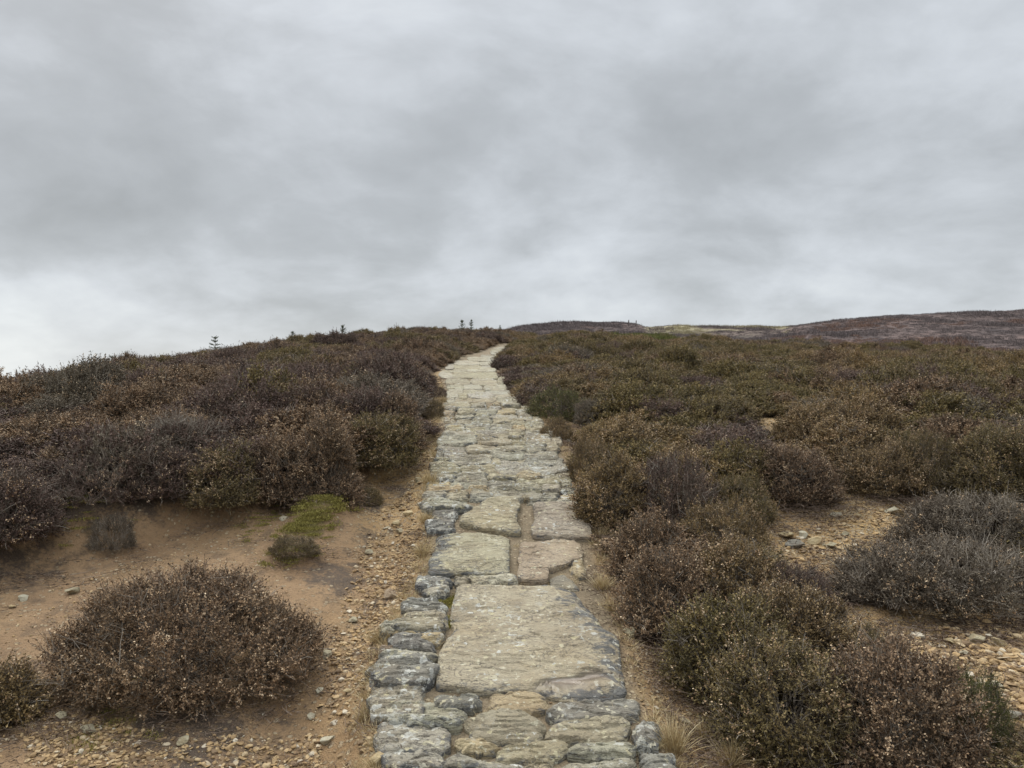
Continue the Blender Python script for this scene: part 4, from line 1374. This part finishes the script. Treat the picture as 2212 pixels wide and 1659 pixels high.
for i, (ul, ur, vb, vt, kind, dr_, hero, lb) in enumerate(bushes):
    uc = (ul + ur) / 2
    if kind == 'brown' and uc > 1280 and i % 3 != 0:
        kind = 'mixed'
    vb_ = vb
    pf = ground_px(uc, vb_)
    w = (ur - ul) / F * pf[1]
    dp = w * dr_
    yc_ = pf[1] + dp * .42
    w = (ur - ul) / F * yc_ * 0.97
    dp = w * dr_
    xc = (uc - U0) / F * yc_
    zg = float(Hw(xc, yc_)) - 0.02
    zt = (V0 - vt) / F * (yc_ + dp * .05) + EYE
    h = float(np.clip(zt - zg, .12, .75))
    if i == 0:
        h -= .03
        w *= .95
    if uc > 1280:
        w, dp, h = w * 1.10, dp * 1.14, h * 1.04
    t = empty('heather_bush', (xc, yc_, zg), 0)
    tag(t, lb, 'bush', LAB)
    bush_ell.append((xc, yc_, w / 2, dp / 2))
    lk, hd, gy_ = KIND[kind]
    if hero:
        area = math.pi * (w / 2) * (dp / 2) + 2 * h * (w + dp) / 2
        cnt = int(np.clip(area * 5200, 1800, 10500))
        a, b, c = bush(w / 2, dp / 2, h, cnt, 300 + i * 7, leafk=13, heads=hd, grey=gy_, branch=110)
        ms = (a.mesh('foliage', [M_LEAF[lk]]), b.mesh('twigs', [M_TWIG]), c.mesh('seed_heads', [M_HEAD]))
        fo_ = obj('foliage', ms[0], t)
        obj('twigs', ms[1], t)
        obj('seed_heads', ms[2], fo_)
    else:
        ms = proto(kind, i % 2)
        sx, sy, sz = w / .84, dp / .84, h / .42
        a_ = rs.uniform(0, 6.28)
        # turn the copy, keeping its footprint
        fo_ = obj('foliage', ms[0], t)
        tw_ = obj('twigs', ms[1], t)
        obj('seed_heads', ms[2], fo_)
        for o in (fo_, tw_):
            o.scale = ((sx + sy) / 2, (sx + sy) / 2, sz)
            o.rotation_euler = (0, 0, a_)
        t.scale = (2 * sx / (sx + sy), 2 * sy / (sx + sy), 1)

# ------------------------------------------------------------------ heather carpet
SRC = []
spec = [('brown', .34, .06), ('brown', .22, .10), ('purple', .10, .12), ('purple', .16, .22), ('grey', .10, .42), ('olive', .22, .05), ('brown', .48, .05), ('olive', .12, .08), ('mixed', .32, .05), ('mixed', .16, .08)]
for i, (k, hd, gy_) in enumerate(spec):
    a = bush(.30, .30, .34, 1500, 500 + i * 11, leafk=11, heads=hd, grey=gy_ * .8, ll=.0155, lw=.0078, one=True, branch=20, L0=.085)
    SRC.append(a.mesh('heather_clump', [M_LEAF[k], M_TWIG, M_HEAD]))
rc = np.random.default_rng(21)
pts = []
y = 2.0
while y < 46:
    s = 0.20 + 0.0065 * y
    xs = np.arange(-0.86 * (y + 2.5), 0.86 * (y + 2.5), s)
    pts.append(np.c_[xs + rc.uniform(-.5, .5, len(xs)) * s, y + rc.uniform(-.5, .5, len(xs)) * s])
    y += s
pts = np.concatenate(pts)
X, Y = pts[:, 0], pts[:, 1]
t_ = np.clip(X / np.maximum(Y, 3), -.95, .95)
yc_ = np.interp(t_, _st, _sk[:, 2])
sdp = bare_sd(X, Y)
lP, rP = path_edges(Y)
keep = (sdp > np.where(Y > 8.5, 0.13, .17)) & (Y < yc_ + 5) & ((Y > 3.9) | (np.abs(X) > .70 * np.maximum(Y, .1)))
for (ex, ey, ea, eb) in bush_ell:
    keep &= ((X - ex) / (ea * .92)) ** 2 + ((Y - ey) / (eb * .92)) ** 2 > 1
pts, X, Y, sdp = pts[keep], X[keep], Y[keep], sdp[keep]
n = len(pts)
# the carpet grows in mounds, each with its own height and hue
mc = []
y = 1.5
while y < 50:
    sm = .50 + .017 * y
    xs = np.arange(-0.9 * (y + 3), 0.9 * (y + 3), sm * 1.15)
    mc.append(np.c_[xs + rc.uniform(-.5, .5, len(xs)) * sm, y + rc.uniform(-.5, .5, len(xs)) * sm, np.full(len(xs), sm)])
    y += sm * .95
mc = np.concatenate(mc)
mi = np.zeros(n, int)
md = np.zeros(n)
for a in range(0, n, 1000):
    dd_ = np.hypot(X[a:a + 1000, None] - mc[None, :, 0], Y[a:a + 1000, None] - mc[None, :, 1]) / mc[None, :, 2]
    mi[a:a + 1000] = dd_.argmin(1)
    md[a:a + 1000] = dd_.min(1)
nm = len(mc)
mx, my = mc[:, 0], mc[:, 1]
q1 = fbm(mx * .42, my * .30, seed=71, octv=3) + rc.normal(0, .16, nm)
q2 = fbm(mx * .8 + 9, my * .55, seed=75, octv=3) + rc.normal(0, .16, nm)
lottery = rc.random(nm)
mk = np.where(q1 > .20, np.where(lottery < .75, 6, 0), np.where(q1 < -.20, np.where(lottery < .6, 2, 3), np.where(lottery < .55, 0, 1)))
mk = np.where(q2 > .30, np.where(lottery < .7, 5, 7), mk)
mk = np.where(q2 < -.34, np.where(lottery < .5, 4, 3), mk)
mk = np.where((mx > 0) & (lottery > .62) & (mk != 4), 7, mk)
mk = np.where((mx > 0) & ((mk == 0) | (mk == 1) | (mk == 6)) & (rc.random(nm) < .7), np.where(lottery < .6, 8, 9), mk)
mk = np.where((mx > 0) & (mk == 2) & (rc.random(nm) < .5), 9, mk)
mk = np.where((mx < 0) & ((mk == 5) | (mk == 7)) & (rc.random(nm) < .65), 2, mk)
mk = np.where((mx < 0) & (my < 10) & ((mk == 0) | (mk == 6) | (mk == 1)) & (rc.random(nm) < .6), 2, mk)
mh = np.clip(1.0 + .42 * fbm(mx * .5, my * .4, seed=81, octv=3) + rc.normal(0, .22, nm), .5, 1.7)
idx = np.where(rc.random(n) < .14, rc.integers(0, 8, n), mk[mi])
hgt = mh[mi] * (1.12 - .62 * np.clip(md / .62, 0, 1) ** 2) + rc.normal(0, .07, n)
small = sst(0.05, .45, sdp) * .35 + .65
wid = (1.05 + .012 * Y) * rc.uniform(.85, 1.2, n)
wid = np.minimum(wid, (sdp + .10) / .30 * 1.0 + .25)
scl = np.stack([wid, wid, np.clip(hgt, .45, 1.7) * small], 1)
scatter('heather', np.c_[pts, Hw(X, Y) - .03], np.c_[rc.uniform(-.12, .12, (n, 2)), rc.uniform(0, 6.3, n)], scl, idx, SRC, 'brown heather carpeting the moor on both sides of the path')
print('heather clumps', n)


# ------------------------------------------------------------------ grass, moss, litter
def grass_geo(seed, n, r, hgt, spread, wid=.0022):
    rng = np.random.default_rng(seed)
    gq = Geo()
    b = np.c_[rng.normal(0, r * .4, (n, 2)), np.zeros(n)]
    d = unit(np.c_[b[:, :2] / r * spread + rng.normal(0, .35, (n, 2)) * spread, np.ones(n)])
    L = hgt * rng.uniform(.5, 1.1, n)
    s = np.linspace(0, 1, 5)[None, :, None]
    sag = np.c_[d[:, :2], np.zeros(n)] * (L * .5)[:, None]
    pt = b[:, None, :] + d[:, None, :] * L[:, None, None] * s + sag[:, None, :] * s ** 2
    pt[:, :, 2] -= (np.linalg.norm(d[:, :2], axis=1) * L * .35)[:, None] * s[..., 0] ** 2
    pt[:, :, 2] = np.maximum(pt[:, :, 2], .002)
    side = unit(np.cross(d, rng.normal(size=(n, 3))))
    ww = wid * np.array([1, .95, .8, .5, .1])[None, :, None] * side[:, None, :]
    v = np.stack([pt - ww / 2, pt + ww / 2], 2).reshape(-1, 3)
    i = np.arange(n)[:, None] * 10 + np.arange(4)[None, :] * 2
    i = i.ravel()
    gq.add(v, np.stack([i, i + 1, i + 3, i + 2], 1), np.repeat(rng.uniform(0, 1, n), 10))
    return gq


tufts = [
    (1455, 1625, 92, 'tall straw-coloured grass tuft right of the rounded dark kerb stone'),
    (1580, 1650, 80, 'small straw tuft at the bottom edge right of the path'),
    (1520, 1600, 60, 'thin straw tuft on the trodden earth under the olive bush'),
    (1300, 1275, 46, 'yellowish tuft at the upper right corner of the largest flagstone'),
    (1325, 1320, 40, 'pale tuft on the trodden strip beside the dark slab rim'),
    (1296, 1165, 46, 'straw tuft at the lower end of the long pinkish-grey flagstone'),
    (930, 1045, 60, 'bleached tuft leaning over the kerb by the lowest pitched courses'),
    (912, 1200, 60, 'dead upright tuft left of the square flagstone'),
    (920, 1130, 44, 'dry tuft beside the dark blocky kerb stone'),
    (820, 1390, 80, 'dry branching tuft left of the kerb stones'),
    (812, 1465, 70, 'upright dead tuft outside the large black kerb stone'),
    (785, 1560, 60, 'sparse dead tuft outside the tall hunched kerb stone'),
    (940, 1400, 34, 'dead tuft in the joint between kerb and largest flagstone'),
    (1136, 1085, 26, 'straw tuft in the earthy gap between the flagstones'),
    (925, 960, 40, 'dead tuft on the narrow track beside the pitched stretch'),
    (958, 868, 26, 'pale tuft between the two small bushes by the paving'),
]
GR = [grass_geo(i, 240, .06, .17, .6, .0032).mesh('grass_tuft', [M_DEAD]) for i in range(4)]
for i, (u, v, wp, lb) in enumerate(tufts):
    p = ground_px(u, v)
    s = wp / F * p[1] / .20 * (.75 if u < 1000 else 1.0)
    o = obj('grass_tuft', GR[i % 4], loc=(p[0], p[1], p[2] - .004))
    o.scale = (s, s, s * rs.uniform(.8, 1.1))
    o.rotation_euler = (0, 0, rs.uniform(0, 6.3))
    tag(o, lb, 'grass tuft', 'dead grass tufts beside the path')

# thin grass in joints and edges (stuff)
GS = [grass_geo(40 + i, 26, .03, .05, .9, .0016).mesh('grass_sprig', [M_DEAD]) for i in range(4)]
ra = np.random.default_rng(91)
yy_ = 2.4 + (11 - 2.4) * ra.random(900) ** 1.5
l2, r2 = path_edges(yy_)
side_ = ra.random(900)
xx_ = np.where(side_ < .45, l2 - np.abs(ra.normal(0, .05, 900)), np.where(side_ < .75, r2 + np.abs(ra.normal(0, .06, 900)), ra.uniform(0, 1, 900) * (r2 - l2) + l2))
zz2 = Hw(xx_, yy_)
scatter('grass', np.c_[xx_, yy_, zz2], np.c_[np.zeros((900, 2)), ra.uniform(0, 6.3, 900)], ra.uniform(.4, 1.25, 900)[:, None] * np.ones((1, 3)), ra.integers(0, 4, 900), GS,
        'short dead grass in the joints and along the kerb')


def litter_geo(seed, n, r):
    rng = np.random.default_rng(seed)
    gq = Geo()
    p = np.c_[rng.uniform(-r, r, (n, 2)), rng.uniform(.001, .008, n)]
    d = unit(np.c_[rng.normal(size=(n, 2)), rng.normal(0, .15, n)])
    gq.add(*kites(p, d, rng.uniform(.006, .022, n), rng.uniform(.002, .005, n), rng.beta(1.5, 2.5, n), rng))
    m = n // 14
    p = np.c_[rng.uniform(-r, r, (m, 2)), rng.uniform(.003, .010, m)]
    d = unit(np.c_[rng.normal(size=(m, 2)), rng.normal(0, .1, m)])
    s = np.linspace(0, 1, 4)[None, :, None]
    pt = p[:, None, :] + d[:, None, :] * rng.uniform(.03, .10, m)[:, None, None] * s + rng.normal(0, .005, (m, 4, 3)) * s
    gq.add(*tubes(pt, np.full((m, 4), .0014), rng.uniform(.3, 1, m)))
    return gq


LS = [litter_geo(i, 170, .14).mesh('litter_patch', [M_LITTER]) for i in range(4)]
lx, ly = [], []
for poly in (POLY_L, POLY_R, POLY_A):
    a = np.array(poly)
    xy = ra.uniform(a.min(0), a.max(0), (9000, 2))
    xy = xy[(xy[:, 1] > 1.9) & (xy[:, 1] < 12)]
    d = poly_sd(xy[:, 0], xy[:, 1], poly)
    near = (np.exp(d / .12) * .5 + .05) * (.9 if poly is POLY_L else .25)
    for (ex, ey, ea, eb) in bush_ell:
        q = np.hypot((xy[:, 0] - ex) / ea, (xy[:, 1] - ey) / eb)
        near = np.maximum(near, (.8 if poly is POLY_L else .3) * sst(1.35, 1.0, q))
    xy = xy[(d < 0.05) & (ra.random(len(xy)) < near * .55)]
    lx.append(xy)
lx = np.concatenate(lx)
n = len(lx)
scatter('litter', np.c_[lx, Hw(lx[:, 0], lx[:, 1]) + .001], np.c_[ra.normal(0, .05, (n, 2)), ra.uniform(0, 6.3, n)], ra.uniform(.7, 1.3, n)[:, None] * np.ones((1, 3)), ra.integers(0, 4, n), LS,
        'dead leaves and twig litter on the soil')


def moss_geo(seed, n, r):
    rng = np.random.default_rng(seed)
    gq = Geo()
    p = np.c_[rng.normal(0, r * .5, (n, 2)), np.zeros(n)]
    d = unit(np.c_[rng.normal(0, .5, (n, 2)), np.ones(n)])
    gq.add(*kites(p, d, rng.uniform(.008, .020, n), rng.uniform(.003, .006, n), rng.random(n), rng))
    return gq


MS = [moss_geo(i, 220, .07).mesh('moss_cushion', [M_MOSS]) for i in range(3)]
mp = []
for (mu, mv, rr, cnt) in [(700, 1115, .15, 280), (665, 1155, .14, 120), (630, 1205, .12, 40), (560, 1130, .2, 22), (170, 1158, .28, 80), (240, 1565, .2, 14), (980, 1325, .05, 30), (960, 1370, .05, 24)]:
    m_ = px(mu, mv, GD)
    mp.append(m_ + ra.normal(0, rr * .5, (cnt, 2)))
mp = np.concatenate(mp)
n = len(mp)
scatter('moss', np.c_[mp, Hw(mp[:, 0], mp[:, 1]) - .003], np.c_[ra.normal(0, .1, (n, 2)), ra.uniform(0, 6.3, n)], ra.uniform(.35, 1.0, n)[:, None] * np.ones((1, 3)), ra.integers(0, 3, n), MS,
        'yellow-green moss on the lip of the left bank')


# ------------------------------------------------------------------ skyline: conifer saplings, dead stalk, posts, boulder
def conifer(u, vtop, vfoot, dist, seed, lb, full=1.0):
    rng = np.random.default_rng(seed)
    x = (u - U0) / F * dist
    zg = float(Hw(x, dist))
    zt = (V0 - vtop) / F * dist + EYE
    h = max(zt - zg, .3)
    t = empty('conifer_sapling', (x, dist, zg - .02))
    tag(t, lb, 'sapling', 'conifer saplings on the skyline')
    tr, fo, br = Geo(), Geo(), Geo()
    k = 6
    pts_ = np.zeros((1, k, 3))
    pts_[0, :, 2] = np.linspace(0, h, k)
    pts_[0, 1:-1, :2] += rng.normal(0, .008 * h, (k - 2, 2))
    tr.add(*tubes(pts_, np.linspace(.022 * h, .004 * h, k)[None], np.array([.4]), 6))
    lev = int(rng.integers(6, 9))
    for q in range(lev):
        f = .26 + .66 * q / (lev - 1) + rng.normal(0, .02)
        ln = h * .40 * full * (1 - f * .86) + .02
        m = rng.integers(4, 7)
        az = rng.uniform(0, 6.28) + np.arange(m) / m * 6.28 + rng.normal(0, .2, m)
        d = unit(np.c_[np.cos(az), np.sin(az), np.full(m, (.12 if full > 1 else .75) + .5 * (f > .8))])
        L = ln * rng.uniform(.45, 1.2, m)
        s = np.linspace(0, 1, 5)[None, :, None]
        pt = np.array([0, 0, f * h]) + d[:, None, :] * L[:, None, None] * s
        pt[:, :, 2] += (.12 * L)[:, None] * s[..., 0] ** 2
        br.add(*tubes(pt, np.linspace(.007 * h, .002 * h, 5)[None] * np.ones((m, 1)), rng.uniform(.2, .5, m)))
        nn_ = 36
        ss = rng.uniform(.12, 1.05, (m, nn_))
        pp = (np.array([0, 0, f * h]) + d[:, None, :] * (L[:, None] * ss)[..., None])
        pp[:, :, 2] += (.12 * L)[:, None] * ss ** 2
        pp = pp.reshape(-1, 3)
        dd = unit(np.repeat(d, nn_, 0) * .7 + rng.normal(size=pp.shape) * .55)
        fo.add(*kites(pp, dd, .05 * h, .012 * h, rng.random(len(pp)), rng))
    pp = np.c_[rng.normal(0, .01 * h, (60, 2)), h * rng.uniform(.75, 1.0, 60)]
    fo.add(*kites(pp, unit(np.c_[rng.normal(0, .5, (60, 2)), np.ones(60)]), .05 * h, .012 * h, rng.random(60), rng))
    obj('trunk', tr.mesh('trunk', [M_TWIG]), t)
    bo = obj('branches', br.mesh('branches', [M_TWIG]), t)
    obj('needles', fo.mesh('needles', [M_NEEDLE]), bo)


conifer(465, 727, 757, 23.0, 1, 'tallest conifer sapling, standing alone on the left skyline', 1.25)
conifer(632, 715, 724, 27.0, 2, 'tiny conifer tip between the tallest sapling and the next one', 1.0)
conifer(740, 701.5, 711, 30.5, 3, 'small conifer sapling on the flat top of the skyline', 1.0)
conifer(998, 691, 716, 36.5, 4, 'left one of the pair of slim conifer saplings near the path head', .8)
conifer(1018, 690, 714, 37.0, 5, 'right one of the pair of slim conifer saplings near the path head', .7)
conifer(1080, 703, 711, 38.5, 6, 'tiny conifer tip where the skyline dips to the path', .8)
conifer(244, 768, 785, 17.5, 7, 'pale green sapling sunk in the heather on the far left', 1.2)

g1 = Geo()
d0 = 33.0
xs_ = (857 - U0) / F * d0
zb = float(Hw(xs_, d0))
hh_ = (V0 - 696) / F * d0 + EYE - zb
pt = np.array([[[0, 0, 0], [0, 0, hh_ * .6], [-.02, 0, hh_]], [[0, 0, hh_ * .5], [.05, 0, hh_ * .75], [.07, 0, hh_ * .9]]])
g1.add(*tubes(pt, np.array([[.012, .009, .005]] * 2), np.array([.6, .7]), 4))
o = obj('dead_stalk', g1.mesh('dead_stalk', [M_TWIG]), loc=(xs_, d0, zb))
tag(o, 'bare dead stalk sticking up from the skyline left of the saplings', 'dead stalk')


def mat_simple(name, c, r=.85):
    m, g = new_mat(name)
    n = g.noise(g.pos(), 12, 4)
    g.principled(g.mix(n, tuple(v * .65 for v in c), tuple(v * 1.3 for v in c)), r, .2, g.bump(n, .4, .01))
    return m


M_POST = mat_simple('weathered_wood', (0.13, .11, .10))
for u, lb in ((1358, 'left one of two thin wooden posts on the dark hill'), (1374, 'right one of two thin wooden posts on the dark hill')):
    y = 100.0
    x = (u - U0) / F * y
    z = float(hill_z(np.array(x / y), np.array(y)))
    gq = Geo()
    pt = np.array([[[0, 0, 0], [0, 0, .5], [.02, 0, 1.0], [.02, 0, 1.02]]])
    gq.add(*tubes(pt, np.array([[.07, .068, .06, .02]]), np.array([.5]), 7))
    o = obj('post', gq.mesh('post', [M_POST]), loc=(x, y, z - .15))
    tag(o, lb, 'post', 'posts on the far hill')
for u, v, w, lb in ((1196, 696.5, 10, 'white boulder on the dark hill beyond the path head'), (1212, 699, 6, 'smaller pale rock right of the white boulder on the hill')):
    y = 94.0
    x = (u - U0) / F * y
    ys = np.linspace(60, 104, 400)
    t1 = (u - U0) / F
    hzz = hill_z(np.full(400, t1), ys) - EYE
    i = np.nonzero(hzz / ys >= (V0 - v) / F)[0]
    y = ys[i[0]] if len(i) else 100
    o = obj('boulder', ROCKS[3 if w > 8 else 1], loc=(t1 * y, y, float(hill_z(np.array(t1), np.array(y))) + .1))
    o.scale = [w / F * y] * 3
    o.color = (.58, .55, .50, .1)
    tag(o, lb, 'boulder')

# burnt stalks and rusty tufts over the far hill, pale grass on its ridge
rh = np.random.default_rng(5)


def stalks(seed, n, r, h, mat, lean=.35, w=.02):
    rng = np.random.default_rng(seed)
    gq = Geo()
    p = np.c_[rng.normal(0, r * .5, (n, 2)), np.full(n, -.03)]
    d = unit(np.c_[rng.normal(0, lean, (n, 2)), np.ones(n)])
    gq.add(*kites(p, d, h * rng.uniform(.5, 1.2, n), w, rng.random(n), rng))
    return gq.mesh('stalks', [mat])


m = 17000
tt = rh.uniform(-.04, .80, m)
yy3 = 48 + 62 * rh.random(m)
uu = tt * F + U0
pal = (uu > 1395 + 70 * rh.random(m)) & (uu < 1705) & (yy3 > 92) & (fbm(tt * yy3 * .12, yy3 * .12, seed=50) > -.35)
fz = fbm(tt * yy3 * .12, yy3 * .12, seed=61, octv=3)
rusty = (fz > .30) & (uu > 1650) & (rh.random(m) < .6)
zz3 = hill_z(tt, yy3)
BS = [stalks(i, 46, .8, .42, M_BURNT, .45, .035) for i in range(3)] + [stalks(9, 60, .7, .42, M_RUST, .5, .04)]
k = ~pal
idx = np.where(rusty, 3, rh.integers(0, 3, m))
sc3 = (rh.uniform(.35, 1.0, m) * np.clip(.8 + 1.1 * fbm(tt * yy3 * .25, yy3 * .2, seed=66, octv=3), .5, 1.4))[:, None] * np.ones((1, 3))
scatter('burnt_heather', np.c_[tt * yy3, yy3, zz3][k], np.c_[np.zeros((m, 2)), rh.uniform(0, 6.3, m)][k], sc3[k], idx[k], BS, 'dark burnt and rusty heather over the far hill')
PS = [stalks(20 + i, 70, .8, .4, M_BENT, .5, .03) for i in range(3)]
k = pal & (rh.random(m) < .8)
scatter('moor_grass', np.c_[tt * yy3, yy3, zz3][k], np.c_[np.zeros((m, 2)), rh.uniform(0, 6.3, m)][k], sc3[k] * .8, (idx[k] % 3), PS, 'pale straw-coloured moor grass along the ridge')
GG = [stalks(30 + i, 120, .30, .30, M_LEAF['green'], .5, .02) for i in range(2)]
m = 260
ug = rh.normal(1400, 26, m)
yg = rh.uniform(37.5, 41.5, m)
xg = (ug - U0) / F * yg
scatter('green_grass', np.c_[xg, yg, Hw(xg, yg) + .16], np.c_[np.zeros((m, 2)), rh.uniform(0, 6.3, m)], rh.uniform(.7, 1.2, m)[:, None] * np.ones((1, 3)), rh.integers(0, 2, m), GG,
        'bright green grass patch on the crest right of the path head')
